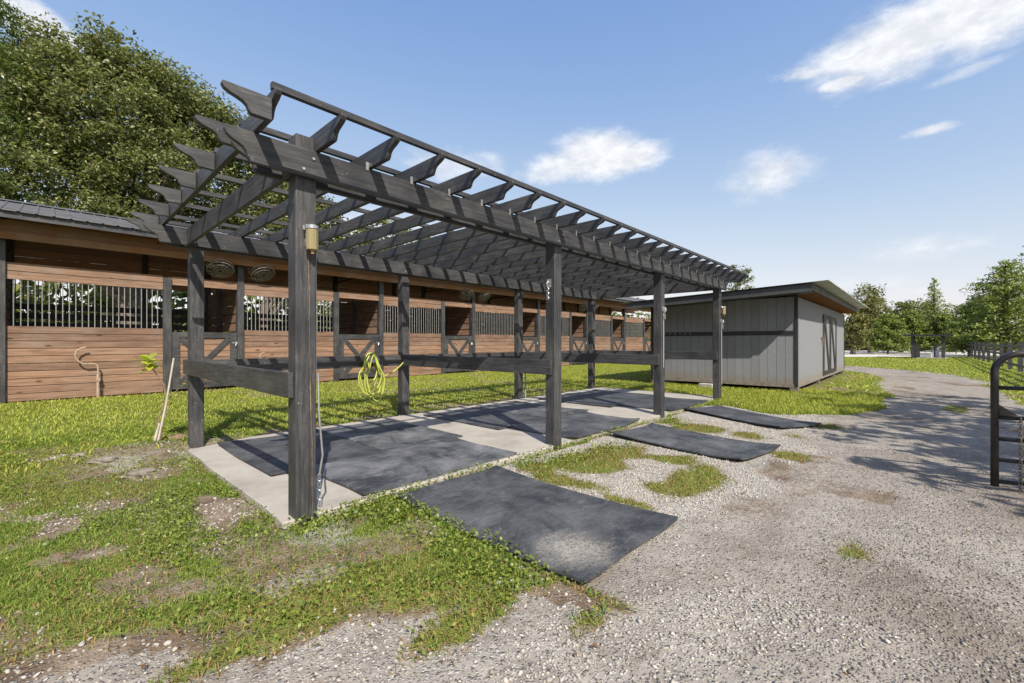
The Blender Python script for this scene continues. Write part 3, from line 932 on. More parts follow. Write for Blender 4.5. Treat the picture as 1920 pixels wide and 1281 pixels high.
# drying crack of raw wood down the front post
m_ = MB()
zz = 2.06
xk = PX[0] + .012
while zz > .15:
    l_ = random.uniform(.05, .25)
    x2_ = xk + random.uniform(-.006, .007)
    if True:
        m_.bar((xk, YF - PW / 2 - .0005, zz), (x2_, YF - PW / 2 - .0005, zz - l_), .002, random.choice((.001, .0018, .003, .0045)), up=(1, 0, 0))
    xk = x2_; zz -= l_ - .004
crack = m_.build('crack', RAW, posts[(0, 0)])
def ogee(L0, L1, zb, zt, dirn=1):
    """side profile of a board from L0 to L1 whose L1 end is cut in an S"""
    H = zt - zb
    pr = [(L0, zb), (L1 - .15, zb), (L1 - .135, zb + .02 * H / .14), (L1 - .125, zb + .045 * H / .14), (L1 - .105, zb + .062 * H / .14), (L1 - .075, zb + .074 * H / .14),
          (L1 - .04, zb + .086 * H / .14), (L1 - .012, zb + .102 * H / .14), (L1, zb + .122 * H / .14), (L1 - .004, zt), (L0, zt)]
    return [(p[0] * dirn, p[1]) for p in pr]
def both_ogee(a, b_, zb, zt):
    r_ = ogee(a, b_, zb, zt)
    l_ = ogee(-b_, -a, zb, zt, -1)
    mid = [p for p in r_[1:-1]]
    left = [p for p in l_[1:-1]]
    return mid + left[::-1]
# double beams either side of the posts
for yy in (YF, YB):
    for sgn in (-1, 1):
        y_ = yy + sgn * (PW / 2 + .0215)
        m_ = MB(); m_.prism(both_ogee(.77 if sgn < 0 else .86, 10.80, ZB0, ZB1), 'y', y_ - .019, y_ + .019)
        m_.build('beam', BLK['x'], pg, bevel=.003)
for iy, yy in enumerate((YF, YB)):
    for xx in PX:
        for dx, dz in ((-.035, .05), (.035, .14)):
            m_ = MB(); y_ = yy - PW / 2 - .0415
            m_.prism([(xx + dx + .011 * cos(a), ZB0 + dz + .011 * sin(a)) for a in np.linspace(0, 2 * pi, 7)[:-1]], 'y', y_ - .008, y_ + .001)
            m_.build('bolt', GALV, pg)
# end ties across at each pair of posts
for ix in (0, 3):
    m_ = MB(); xx = PX[ix] - PW / 2 - .024 if ix == 0 else PX[ix] + PW / 2 + .024
    m_.box(xx - .019, xx + .019, YF - .05, YB + .05, ZB0 + .004, ZB1 - .004)
    m_.build('cross_beam', BLK['y'], pg, bevel=.003)
ZR0, ZR1 = ZB1 + .002, ZB1 + .142
NR = 25
RX = [0.95 + i * (10.90 - .95) / (NR - 1) for i in range(NR)]
for i, xx in enumerate(RX):
    j = random.uniform(-.006, .006)
    m_ = MB(); m_.prism(both_ogee(2.80, 7.18, ZR0, ZR1), 'x', xx - .019 + j, xx + .019 + j)
    m_.build('rafter', BLK['y'], pg, bevel=.003)
PY = [2.86, 3.50, 4.16, 4.80, 5.44, 6.08, 6.72, 7.10]
for yy in PY:
    m_ = MB(); m_.box(.93, 10.93, yy - .019, yy + .019, ZR1 + .001, ZR1 + .044)
    m_.build('purlin', BLK['x'], pg, bevel=.002)
for k, yy in enumerate(PY):
    sg_ = (.058, .024, .006, 0, 0, 0, 0, 0)[k]
    m_ = MB(); m_.prism(ogee(-.929, -.67, ZR0 + .002 - sg_, ZR1 - .002 - sg_, -1), 'y', yy - .019, yy + .019)
    m_.build('rafter_tail', BLK['x'], pg, bevel=.003)
# block over the front post, little steel brackets under the rafters
for xx in RX[2:]:
    m_ = MB()
    m_.prism([(YF - .118, ZB1 - .02), (YF - .116, ZB1 - .02), (YF - .116, ZB1 + .045), (YF - .118, ZB1 + .045)], 'x', xx - .045, xx - .021)
    m_.build('bracket', GALV, pg)
# rails: back row and one across at every pair of posts
RZ0, RZ1 = .90, 1.08
for i in range(3):
    m_ = MB(); y_ = YB - PW / 2 - .021
    m_.box(PX[i] - (.07 if i == 0 else -.001), PX[i + 1] + (.07 if i == 2 else -.001), y_ - .019, y_ + .019, RZ0, RZ1)
    m_.build('rail', BLK['x'], pg, bevel=.004)
for i in range(4):
    m_ = MB(); xx = PX[i] - PW / 2 - .021
    m_.box(xx - .019, xx + .019, YF - PW / 2 + .03, YB + PW / 2 + (.05 if i == 0 else -.1), RZ0, RZ1 + .004)
    m_.build('rail', BLK['y'], pg, bevel=.004)

# lamps on the posts
AMB, t_, b_ = mat('amber_glass')
b_.inputs['Base Color'].default_value = (.25, .21, .10, 1); b_.inputs['Roughness'].default_value = .25
b_.inputs['Specular IOR Level'].default_value = .6
def post_lamp(x, y, z, label):
    r_ = empty('post_lamp', (x, y, z))
    tag(r_, label, 'lamp', 'amber lamps on the pergola posts')
    g_ = MB()
    g_.lathe([(.001, .0), (.039, .0), (.041, .005), (.041, .145), (.035, .15), (.001, .15)], 0, -.055, 10)
    g_.build('shade', AMB, r_, local=True)
    c_ = MB(); c_.lathe([(.001, .151), (.043, .151), (.044, .170), (.038, .178), (.001, .180)], 0, -.055, 14)
    c_.build('cap', GALV, r_, local=True)
    k_ = MB(); k_.box(-.028, .028, -.012, -.001, .03, .19); k_.tube([(0, -.012, .15), (-.05, -.03, .17), (-.055, -.05, .14)], .007, 6)
    k_.build('bracket', GALV, r_, local=True)
    s_ = MB(); s_.lathe([(.001, -.03), (.012, -.028), (.014, -.001), (.001, -.001)], 0, -.062, 10)
    s_.build('socket', simple('rusty_brass', (.30, .17, .07), .6), r_, local=True)
    return r_
post_lamp(PX[0] + .02, YF - PW / 2, 1.965, 'amber glass lamp high on the front post')
l2_ = post_lamp(PX[3] + .045, YF - PW / 2, 1.93, 'small pale lamp on the far post in front of the shed')
# conduit on the front post
cn = MB()
cn.tube([(PX[0] + PW / 2 + .013, YF - .02, 2.0), (PX[0] + PW / 2 + .013, YF - .02, 1.09)], .011, 8)
o = recenter(cn.build('conduit', PVC), (PX[0] + PW / 2, YF, 1.09)); tag(o, 'grey plastic conduit down the side of the front post', 'pipe')
cn = MB()
pth = [(PX[0] + PW / 2 + .03, YF - .03, 1.07), (PX[0] + PW / 2 + .036, YF - .035, .75), (PX[0] + PW / 2 + .06, YF - .04, .45), (PX[0] + PW / 2 + .04, YF - .03, .30)]
cn.tube(pth, .008, 7)
for k in range(6):
    z_ = .30 - k * .035
    cn.tube([(PX[0] + PW / 2 + .04 + .012 * cos(a), YF - .03 + (.012 * sin(a) if k % 2 else 0), z_ + (0 if k % 2 else .012 * sin(a)) + .006 * sin(a)) for a in np.linspace(0, 2 * pi, 9)], .0035, 5)
o = recenter(cn.build('tie_chain', GALV), (PX[0] + PW / 2, YF, .1)); tag(o, 'short tie rope with chain hanging on the front post', 'chain')

def riser(x, y, z0, z1, label):
    r_ = empty('water_pipe', (x, y, z0)); tag(r_, label, 'pipe', 'water pipes on the pergola posts')
    a_ = MB(); a_.tube([(0, 0, 0), (0.004, 0, (z1 - z0) * .5), (0, 0, z1 - z0)], .011, 8); a_.build('pipe', PVC, r_, local=True)
    t_ = MB(); H = z1 - z0
    t_.box(-.03, .03, -.005, .012, H + .02, H + .10); t_.tube([(0, -.02, H), (0, -.045, H + .03), (0, -.03, H + .085)], .016, 8)
    t_.tube([(-.03, -.03, H + .05), (.03, -.03, H + .05)], .009, 7)
    for a in range(3):
        t_.tube([(.018 * cos(q) , -.03, H - .04 - a * .03 + .018 * sin(q)) for q in np.linspace(0, 2 * pi, 9)], .004, 5)
    t_.build('tap', GALV, r_, local=True)
riser(PX[2] - .02, YF - PW / 2 - .014, .86, 1.82, 'thin grey pipe with a tap on the third front post')
riser(PX[3] + .02, YF - PW / 2 - .014, .34, 1.72, 'long pale pipe with a tap on the front post nearest the shed')
tr = MB()
x_, y_ = PX[1] - PW / 2, YF + .01
tr.box(x_ - .012, x_ - .001, y_ - .03, y_ + .03, 1.98, 2.08); tr.tube([(x_ - .02, y_, 2.05), (x_ - .05, y_, 2.02), (x_ - .03, y_, 1.97)], .011, 7)
for a in range(5):
    tr.tube([(x_ - .03 + .016 * cos(q) * (a % 2), y_ + .016 * cos(q) * ((a + 1) % 2), 1.955 - a * .028 + .018 * sin(q)) for q in np.linspace(0, 2 * pi, 9)], .004, 5)
o = recenter(tr.build('tie_hook', GALV), (x_, y_, 1.9)); tag(o, 'shiny tie hook and snap on the second front post', 'hook')

# hose on its hanger, spigot on the second back post
HX, HY = 3.58, YB - PW / 2 - .042
hm = simple('yellow_green_hose', (.40, .44, .09), .4, 0, .12, 12)
hb = MB()
pr = [(-.055, -.02), (.055, -.02), (.06, .05), (.045, .10), (.02, .125), (-.02, .125), (-.045, .10), (-.06, .05)]
hb.prism([(HX + p[0], .99 + p[1]) for p in pr], 'y', HY - .14, HY - .001)
o = recenter(hb.build('hose_hanger', simple('hanger_grey', (.10, .105, .12), .5), None, bevel=.004), (HX, HY, .98))
tag(o, 'dark grey hose hanger fixed to the back rail', 'hanger')
hs_ = MB()
pth = []
loops = [(.15, .40, .00), (.19, .46, .03), (.12, .30, .055), (.17, .52, .075), (.20, .43, .10), (.15, .50, .12)]
for li, (hw_, drop, dy) in enumerate(loops):
    cxx = HX + random.uniform(-.02, .03)
    for k in range(26):
        a = pi / 2 - 2 * pi * k / 26
        ww = hw_ * (1 if sin(a) < 0 else .55 + .45 * (1 - sin(a)))
        xx = cxx + ww * cos(a) * (1.0 if sin(a) < .3 else .8) + .06 * (1 - sin(a)) * (.5 if li % 2 else -.25)
        zz = 1.125 - drop * (1 - sin(a)) * .78
        pth.append((xx, HY - .015 - dy + .012 * sin(3 * a + li) - (k / 26) * .02, zz))
end = pth[-1]
sx, sy = PX[1] - .03, YB - PW / 2 - .07
pth += [(HX + .14, HY - .10, .78), (HX + .25, HY - .08, .74), (HX + .42, HY - .06, .80), (HX + .58, HY - .04, .90), (sx - .03, sy, .995)]
hs_.tube(pth, .0115, 7)
o = recenter(hs_.build('garden_hose', hm, None, smooth=True), (HX, HY, .4)); tag(o, 'coiled yellow green hose hanging over the back rail', 'hose')
sg = MB()
sg.tube([(PX[1] - .03, YB - PW / 2 - .001, 1.0), (PX[1] - .03, YB - PW / 2 - .06, 1.0), (PX[1] - .06, YB - PW / 2 - .08, .985)], .013, 8)
sg.tube([(PX[1] - .06, YB - PW / 2 - .05, 1.03), (PX[1], YB - PW / 2 - .05, 1.03)], .008, 6)
sg.tube([(PX[1] + .04, YB - PW / 2 - .001, 1.0), (PX[1] + .07, YB - PW / 2 - .05, 1.0), (PX[1] + .09, YB - PW / 2 - .07, .97)], .011, 7)
o = recenter(sg.build('spigot', simple('tap_brass', (.40, .36, .28), .4, .7), None), (PX[1], YB, 1.0)); tag(o, 'metal water spigot on the second back post feeding the hose', 'tap')
# small standing pipe by third back post
sp_ = MB(); sp_.tube([(PX[2] + .12, YB - .1, .0), (PX[2] + .12, YB - .1, .62), (PX[2] + .09, YB - .1, .66)], .016, 8)
sp_.tube([(PX[2] + .09, YB - .1, .50), (PX[2] + .17, YB - .1, .50)], .012, 6)
o = recenter(sp_.build('standpipe', PVC, None), (PX[2] + .12, YB - .1, 0)); tag(o, 'short grey standpipe beside the third back post', 'pipe')

# ------------------------------------------------------------------ sapling and stake
sa = empty('sapling', (.98, 6.9, .10)); tag(sa, 'young sapling with yellow green leaves at the top beside the pergola', 'sapling')
st = MB()
st.tube([(0, 0, -.05), (-.02, .02, .25), (.05, .0, .5), (.03, .03, .68), (-.07, .05, .86), (-.12, .06, .95)], [.012, .010, .009, .008, .007, .005], 6)
st.tube([(.05, 0, .45), (.16, -.03, .6), (.22, -.05, .66)], [.006, .005, .003], 5)
st.tube([(0, 0, -.05), (.03, .03, .25), (.14, .05, .5)], [.008, .006, .004], 5)
st.build('stem', simple('sapling_bark', (.20, .15, .10), .85), sa, local=True)
SAPM = leafy('sapling_leaves', [(.34, .42, .04), (.46, .50, .05), (.55, .52, .07), (.20, .28, .03)], .4, .35, .4)
def leaf_fan(c_, n, L_, tilt, mb):
    for k in range(n):
        a = 2 * pi * k / n + random.uniform(-.3, .3)
        el_ = tilt + random.uniform(-.35, .35)
        d = Vector((cos(a) * cos(el_), sin(a) * cos(el_), sin(el_)))
        s_ = d.cross(Vector((0, 0, 1))).normalized(); u_ = s_.cross(d)
        LL = L_ * random.uniform(.7, 1.2); c0 = Vector(c_) + Vector((random.uniform(-.02, .02), random.uniform(-.02, .02), random.uniform(-.05, .05)))
        p = [c0, c0 + d * LL * .3 + s_ * LL * .18 + u_ * LL * .04, c0 + d * LL * .7 + s_ * LL * .22, c0 + d * LL - u_ * LL * .12,
             c0 + d * LL * .7 - s_ * LL * .22, c0 + d * LL * .3 - s_ * LL * .18 + u_ * LL * .04, c0 + d * LL * .35, c0 + d * LL * .7 - u_ * LL * .03]
        mb.add(p, [(0, 1, 6), (1, 2, 7, 6), (2, 3, 7), (3, 4, 7), (4, 5, 6, 7), (5, 0, 6)])
lf = MB(); leaf_fan((-.12, .06, .95), 15, .17, .35, lf); leaf_fan((-.1, .06, .9), 9, .15, -.2, lf); leaf_fan((.22, -.05, .66), 4, .10, .2, lf)
leaf_fan((.02, .0, .05), 7, .1, .5, lf)
lf.build('leaves', SAPM, sa, local=True)
sk = MB(); sk.tube([(.93, 6.80, .05), (1.02, 6.82, .55), (1.10, 6.86, 1.10)], [.012, .011, .010], 8)
sk.tube([(.90, 6.84, .05), (.96, 6.86, .3)], [.017, .012], 7)
o = recenter(sk.build('stake', simple('weathered_stick', (.44, .39, .33), .85), None), (.93, 6.80, .05)); tag(o, 'pale wooden stake leaning against the rail end beside the sapling', 'stake')
for (cx, cy, r_, lb) in ((.42, 6.3, .11, 'flat grey rock at the foot of the soil mound'), (.62, 5.55, .12, 'pale grey rock half buried in the worn lawn'), (.25, 6.72, .07, 'small rock left of the sapling mound'), (1.12, 6.95, .13, 'brown lump of earth behind the sapling')):
    bm = bmesh.new(); bmesh.ops.create_icosphere(bm, subdivisions=3, radius=1)
    for v in bm.verts:
        n_ = v.co.copy(); f_ = 1 + .18 * sin(3 * n_.x + cx * 9) * cos(4 * n_.y + cy) + .1 * sin(7 * n_.z + n_.x * 5)
        v.co = Vector((n_.x * r_ * f_, n_.y * r_ * .7 * f_, n_.z * r_ * .38 * f_))
    me = bpy.data.meshes.new('rock'); bm.to_mesh(me); bm.free()
    me.materials.append(simple('rock_' + lb.split()[0], (.19, .165, .135) if 'brown' not in lb else (.20, .13, .08), .9, 0, .35, 14, .01))
    o = bpy.data.objects.new('rock', me); C.objects.link(o); o.location = (cx, cy, float(gz(cx, cy)) + .01); tag(o, lb, 'rock')

# ------------------------------------------------------------------ stable barn
YS = 14.12          # stall front
PER = 4.44
BX0, BX1 = -11.5, 35.5
barn = empty('stable_barn', (10, YS, 0)); tag(barn, 'long open fronted stable barn with brown board stalls and grey roof', 'stable')
BP, TP = .17, .16
doors = [2.13 + PER * k for k in range(-3, 7)]
DW = 1.65
def boards_x(mb, xa, xb, ya, yb, za, zb, bh, gap=.013):
    n_ = max(1, round((zb - za) / bh)); h_ = (zb - za) / n_
    for k in range(n_):
        d_ = random.uniform(-.003, .003)
        mb.box(xa, xb, ya + d_, yb + d_, za + k * h_ + gap / 2, za + (k + 1) * h_ - gap / 2)
def boards_y(mb, ya, yb, xa, xb, za, zb, bh, gap=.008):
    n_ = max(1, round((zb - za) / bh)); h_ = (zb - za) / n_
    for k in range(n_): mb.box(xa, xb, ya, yb, za + k * h_ + gap / 2, za + (k + 1) * h_ - gap / 2)
def roof_z(y_):
    return 3.97 + (y_ - 13.36) * .272 if y_ < 16.0 else 3.97 + 2.64 * .272 - (y_ - 16.0) * .272
for k, dl in enumerate(doors):
    tpx = dl + DW                                   # tall post centre
    nxt = dl + PER
    m_ = MB(); m_.box(dl - BP / 2, dl + BP / 2, YS - .05, YS + .11, -.05, 2.96); m_.build('post', BLK['z'], barn, bevel=.005)
    m_ = MB(); m_.box(tpx - TP / 2, tpx + TP / 2, YS - .06, YS + .12, -.05, 3.78); m_.build('post', BLK['z'], barn, bevel=.005)
    xa, xb = tpx + TP / 2 + .002, nxt - BP / 2 - .002
    m_ = MB(); boards_x(m_, xa, xb, YS, YS + .04, .03, 1.655, .155); m_.build('stall_panel', BRN['x'], barn)
    m_ = MB(); boards_x(m_, xa, xb, YS - .005, YS + .04, 2.645, 3.01, .18); m_.build('top_rail', BRN['x'], barn)
    m_ = MB(); m_.box(dl + BP / 2 + .002, tpx - TP / 2 - .002, YS - .005, YS + .04, 2.79, 3.0); m_.build('top_rail', BRN['x'], barn)
    m_ = MB(); nb = int((xb - xa) / .102)
    for j in range(1, nb):
        bx_ = xa + (xb - xa) * j / nb
        m_.tube([(bx_, YS + .02, 1.65), (bx_, YS + .02, 2.66)], .010, 6, cap=False)
    m_.build('window_bars', STEELBAR, barn)
    # half door: planks framed in black, braced with a cross
    da, db = dl + BP / 2 + .012, tpx - TP / 2 - .012
    m_ = MB(); boards_x(m_, da, db, YS + .0, YS + .03, .10, 1.55, .17)
    dr = m_.build('stall_door', BRN['x'], barn)
    f_ = MB()
    f_.box(da, da + .16, YS - .03, YS - .001, .08, 1.57); f_.box(db - .16, db, YS - .03, YS - .001, .08, 1.57)
    f_.box(da + .161, db - .161, YS - .03, YS - .001, 1.42, 1.57); f_.box(da + .161, db - .161, YS - .03, YS - .001, .08, .24)
    mx_, mz_ = (da + db) / 2, .80
    for sx_ in (da + .19, db - .19):
        for sz_ in (1.40, .26):
            f_.bar((sx_, YS - .016 - (.002 if sz_ > 1 else 0), sz_), (mx_ + (.06 if sx_ > mx_ else -.06), YS - .016, mz_ + (.03 if sz_ > 1 else -.03)), .024, .14, up=(0, 1, 0)) if False else None
            d_ = (Vector((mx_, 0, mz_)) - Vector((sx_, 0, sz_))).normalized(); pn = Vector((-d_.z, 0, d_.x)) * .065
            A_ = Vector((sx_, 0, sz_)); B_ = Vector((mx_, 0, mz_)) - d_ * .03
            e_ = .0015 if sx_ > mx_ else 0
            f_.prism([((A_ + pn).x, (A_ + pn).z), ((A_ - pn).x, (A_ - pn).z), ((B_ - pn).x, (B_ - pn).z), ((B_ + pn).x, (B_ + pn).z)], 'y', YS - .026 - e_ * (1 if sz_ > 1 else 2), YS - .002)
    fr_ = f_.build('door_frame', BLK['x'], dr)
    l_ = MB(); l_.tube([(db - .12, YS - .045, 1.28), (db + .10, YS - .045, 1.28)], .012, 7); l_.box(db - .03, db + .0, YS - .05, YS - .031, 1.24, 1.32); l_.tube([(db - .02, YS - .05, 1.27), (db - .04, YS - .07, 1.2)], .008, 6)
    l_.build('latch', GALV, dr)
    # partition beside the tall post, spaced boards
    m_ = MB(); boards_y(m_, YS + .13, 17.72, tpx - .02, tpx + .02, .05, 2.9, .27, .035); m_.build('partition', BRN['y'], barn)
    m_ = MB(); m_.box(tpx - .14, tpx - .021, 15.9, 16.05, 0, 3.1); m_.build('post', BLK['z'], barn)
    m_ = MB(); boards_y(m_, YS + .13, 17.72, dl - .02, dl + .02, .05, 1.5, .2, .02); m_.build('partition', BRN['y'], barn)
    # back wall of this bay
    xa2, xb2 = dl - PER + DW + .03, tpx - .03
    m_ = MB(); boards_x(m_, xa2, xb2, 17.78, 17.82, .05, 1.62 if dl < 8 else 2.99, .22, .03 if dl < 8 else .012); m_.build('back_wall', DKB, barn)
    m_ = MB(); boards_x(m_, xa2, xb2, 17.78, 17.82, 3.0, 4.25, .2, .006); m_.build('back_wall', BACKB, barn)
    if dl < 8:
        m_ = MB()
        for q in range(3): m_.box(xa2, xb2, 17.83, 17.86, 1.70 + q * .25, 1.86 + q * .25)
        m_.build('back_slats', BLK['x'], barn)
    m_ = MB()
    for j in range(int((xb2 - xa2) / .14) if dl < 8 else 1):
        bx_ = xa2 + .07 + j * .14
        m_.tube([(bx_, 17.80, 1.60), (bx_, 17.80, 3.02)], .011, 5, cap=False)
    m_.build('window_bars', BLKMETAL, barn)
    m_ = MB(); m_.box(tpx - .08, tpx + .08, 17.72, 17.88, 0, 4.2); m_.build('post', BLK['z'], barn)
    m_ = MB(); m_.box(dl - .07, dl + .07, 17.72, 17.87, 0, 4.2); m_.build('post', BLK['z'], barn)
    # steel truss over the stall
    m_ = MB()
    m_.tube([(tpx + .0, 13.95, 3.72), (tpx, 16.0, 3.82), (tpx, 17.95, 3.72)], .025, 6)
    m_.tube([(tpx, 13.9, 3.98), (tpx, 16.0, 4.50), (tpx, 17.95, 3.98)], .025, 6)
    for j in range(10):
        ya_ = 14.1 + j * .38
        m_.tube([(tpx, ya_, 3.75), (tpx, ya_ + .19, roof_z(ya_ + .19) - .18)], .012, 5)
        m_.tube([(tpx, ya_ + .19, roof_z(ya_ + .19) - .18), (tpx, ya_ + .38, 3.75)], .012, 5)
    m_.build('truss', BLKMETAL, barn)
# eave header, rafters' ends and roof
m_ = MB(); m_.box(BX0, BX1, 13.86, 13.90, 3.46, 3.62); m_.build('header', raw_wood('header_wood', 'x', (.17, .085, .035), (.26, .135, .06), knots=False), barn)
m_ = MB(); m_.box(BX0, BX1, 13.90, 13.95, 3.63, 3.86); m_.build('header', raw_wood('brown_header', 'x', (.15, .08, .045), (.24, .13, .075)), barn)
m_ = MB(); m_.box(BX0, BX1, 13.34, 13.365, 3.80, 3.965); m_.build('fascia', FASCIA, barn, bevel=.003)
m_ = MB()
for yy in np.arange(13.6, 18.6, .62): m_.box(BX0, BX1, yy - .02, yy + .02, roof_z(yy) - .12, roof_z(yy) - .025)
m_.build('roof_purlins', ORG, barn)
m_ = MB()
prof = []
xx = BX0 - .1
while xx < BX1 + .1:
    prof += [(xx, 0), (xx + .19, 0), (xx + .205, .018), (xx + .235, .018)]
    xx += .25
def rib_sheet(mb, prof, ya, za, yb, zb, th=.012):
    n_ = len(prof)
    vs = [(p[0], ya, za + p[1]) for p in prof] + [(p[0], yb, zb + p[1]) for p in prof]
    vs += [(p[0], ya, za + p[1] - th) for p in prof] + [(p[0], yb, zb + p[1] - th) for p in prof]
    fs = [(i, i + 1, n_ + i + 1, n_ + i) for i in range(n_ - 1)] + [(2 * n_ + i + 1, 2 * n_ + i, 3 * n_ + i, 3 * n_ + i + 1) for i in range(n_ - 1)]
    fs += [(i + 1, i, 2 * n_ + i, 2 * n_ + i + 1) for i in range(n_ - 1)] + [(n_ + i, n_ + i + 1, 3 * n_ + i + 1, 3 * n_ + i) for i in range(n_ - 1)]
    mb.add(vs, fs)
rib_sheet(m_, prof, 13.28, roof_z(13.28), 16.0, roof_z(16.0)); rib_sheet(m_, prof, 16.001, roof_z(16.0), 18.7, roof_z(18.7))
rf = m_.build('roof', ROOF, barn)
m_ = MB(); m_.prism([(15.85, roof_z(15.85) + .031), (16.0, roof_z(16.0) + .05), (16.15, roof_z(16.15) + .031), (16.0, roof_z(16) + .032)], 'x', BX0 - .1, BX1 + .1); m_.build('ridge_cap', ROOF, rf)
m_ = MB()
for ya_, yb_ in ((13.45, 15.98), (16.02, 18.6)):
    m_.add([(BX0, ya_, roof_z(ya_) - .03), (BX1, ya_, roof_z(ya_) - .03), (BX1, yb_, roof_z(yb_) - .03), (BX0, yb_, roof_z(yb_) - .03),
            (BX0, ya_, roof_z(ya_) - .015), (BX1, ya_, roof_z(ya_) - .015), (BX1, yb_, roof_z(yb_) - .015), (BX0, yb_, roof_z(yb_) - .015)],
           [(0, 3, 2, 1), (4, 5, 6, 7), (0, 1, 5, 4), (1, 2, 6, 5), (2, 3, 7, 6), (3, 0, 4, 7)])
m_.build('bounce_deck', ORGY, barn)  # pine deck added under the roof sheet to bounce more light below
# stall floor
m_ = MB(); m_.box(BX0, BX1, YS + .06, 17.7, -.1, .012); m_.build('stall_floor', simple('stall_bedding', (.20, .145, .09), .95, 0, .4, 5), barn)

# fans, two at every other tall post
FANM = simple('dull_fan_wire', (.30, .28, .26), .55, .4, .2, 20)
def make_fan():
    r_ = empty('barn_fan'); tag(r_, 'x', 'fan', 'round fans under the barn eave')
    g_ = MB()
    for rr_, zz_ in ((.36, .0), (.36, .12), (.27, .16), (.18, .175), (.09, .18), (.27, -.03), (.18, -.045)):
        g_.tube([(rr_ * cos(a), rr_ * sin(a), zz_) for a in np.linspace(0, 2 * pi, 25)], .006 if rr_ < .36 else .010, 5, cap=False)
    for j in range(12):
        a = 2 * pi * j / 12
        g_.tube([(.36 * cos(a), .36 * sin(a), 0), (.36 * cos(a), .36 * sin(a), .12), (.18 * cos(a), .18 * sin(a), .175), (.05 * cos(a), .05 * sin(a), .18)], .0035, 4, cap=False)
        g_.tube([(.36 * cos(a), .36 * sin(a), 0), (.18 * cos(a), .18 * sin(a), -.045), (.05 * cos(a), .05 * sin(a), -.05)], .0035, 4, cap=False)
    g_.build('guard', FANM, r_, local=True)
    b2_ = MB()
    for j in range(4):
        a = 2 * pi * j / 4
        M_ = Matrix.Rotation(a, 4, 'Z') @ Matrix.Rotation(.5, 4, 'X')
        b2_.box(.06, .32, -.07, .07, .05, .056, M_)
    b2_.build('blades', simple('fan_blade', (.16, .14, .12), .5, .4), r_, local=True)
    h_ = MB(); h_.lathe([(.001, -.01), (.07, -.01), (.075, .02), (.075, .15), (.05, .17), (.001, .17)], 0, 0, 14); h_.build('motor', BLKMETAL, r_, local=True)
    y_ = MB(); y_.tube([(-.40, 0, .06), (-.40, 0, -.14), (0, 0, -.22), (.40, 0, -.14), (.40, 0, .06)], .010, 6)
    y_.build('yoke', GALV, r_, local=True)
    return r_
fan0 = make_fan()
first = True
ordn = ['nearest', 'middle', 'farthest']
for n_, dl in enumerate((2.13, 2.13 + 2 * PER, 2.13 + 4 * PER)):
    for sgn in (-1, 1):
        f_ = fan0 if first else copy_tree(fan0)
        first = False
        f_.location = (dl + DW + sgn * .52, 13.98, 3.36)
        f_.rotation_euler = (R(146), R(-8 * sgn), 0)
        f_.scale = (.86, .86, .86)
        f_['label'] = 'round wire fan %s of the %s fan post under the eave' % ('left' if sgn < 0 else 'right', ordn[n_])
# standpipes on the barn wall
RUST = simple('rusty_tan_pipe', (.34, .25, .18), .8, 0, .3, 30)
hp = empty('hydrant', (.83, 13.98, 0)); tag(hp, 'tan standpipe with a curled hose neck against the barn wall', 'standpipe')
m_ = MB(); m_.tube([(0, 0, -.05), (0, 0, .55)], .028, 8); m_.tube([(0, 0, .55), (0, 0, .72)], .018, 8); m_.box(-.035, .035, -.035, .035, .40, .47); m_.build('pipe', RUST, hp, local=True)
m_ = MB(); m_.tube([(0, 0, .72), (-.02, 0, .78), (-.10, 0, .81), (-.22, 0, .80), (-.30, 0, .84), (-.36, 0, .92), (-.38, 0, 1.02), (-.35, 0, 1.11), (-.27, 0, 1.17), (-.20, 0, 1.19)], .017, 8)
m_.build('hose_neck', RUST, hp, local=True)
h2 = copy_tree(hp); h2.location = (4.52, 13.98, .12); h2.scale = (.75, .75, .75)
h2['label'] = 'smaller pale bent standpipe on the barn wall between the two nearest doors'; h2['group'] = 'x'
del h2['group']
# black board fence behind the barn
fb = empty('board_fence', (6, 22.5, 0)); tag(fb, 'dark board fence behind the barn seen through the stall bars', 'fence')
for xx in np.arange(-12, 40, 2.4):
    m_ = MB(); m_.box(xx - .06, xx + .06, 22.44, 22.56, -.1, 1.5); m_.build('post', BLK['z'], fb)
for zz in (.35, .75, 1.12, 1.42):
    m_ = MB(); m_.box(-12, 38, 22.40, 22.435, zz - .07, zz + .07); m_.build('rail', BLK['x'], fb)
# sheds' own dark lean-to behind, as the stall windows show
# ------------------------------------------------------------------ grey shed
SX0, SX1, SY0, SY1, SZ0, SZ1 = 13.0, 22.6, 2.23, 6.12, .24, 2.46
sh = empty('storage_shed', (SX0 + 3, SY0 + 2, 0)); tag(sh, 'grey sided storage shed with black trim and sloping metal roof', 'shed')
m_ = MB()
yy = SY0 + .06
while yy < SY1 - .01:
    ye = min(yy + .20, SY1)
    m_.box(SX0, SX0 + .03, yy + .004, ye - .004, SZ0, SZ1)
    yy = ye
m_.box(SX0 + .012, SX0 + .05, SY0 + .05, SY1, SZ0, SZ1)
m_.build('side_wall', SHEDP, sh)
m_ = MB(); m_.box(SX0 + .06, 17.0, SY0, SY0 + .03, SZ0, SZ1); m_.box(20.0, SX1, SY0, SY0 + .03, SZ0, SZ1)
m_.box(17.0, 20.0, SY0, SY0 + .03, 2.22, SZ1)
m_.build('front_wall', SHEDP, sh)
m_ = MB(); m_.box(SX0, SX1, SY1 - .03, SY1, SZ0, SZ1); m_.box(SX1 - .03, SX1, SY0, SY1, SZ0, SZ1); m_.build('back_wall', SHEDP, sh)
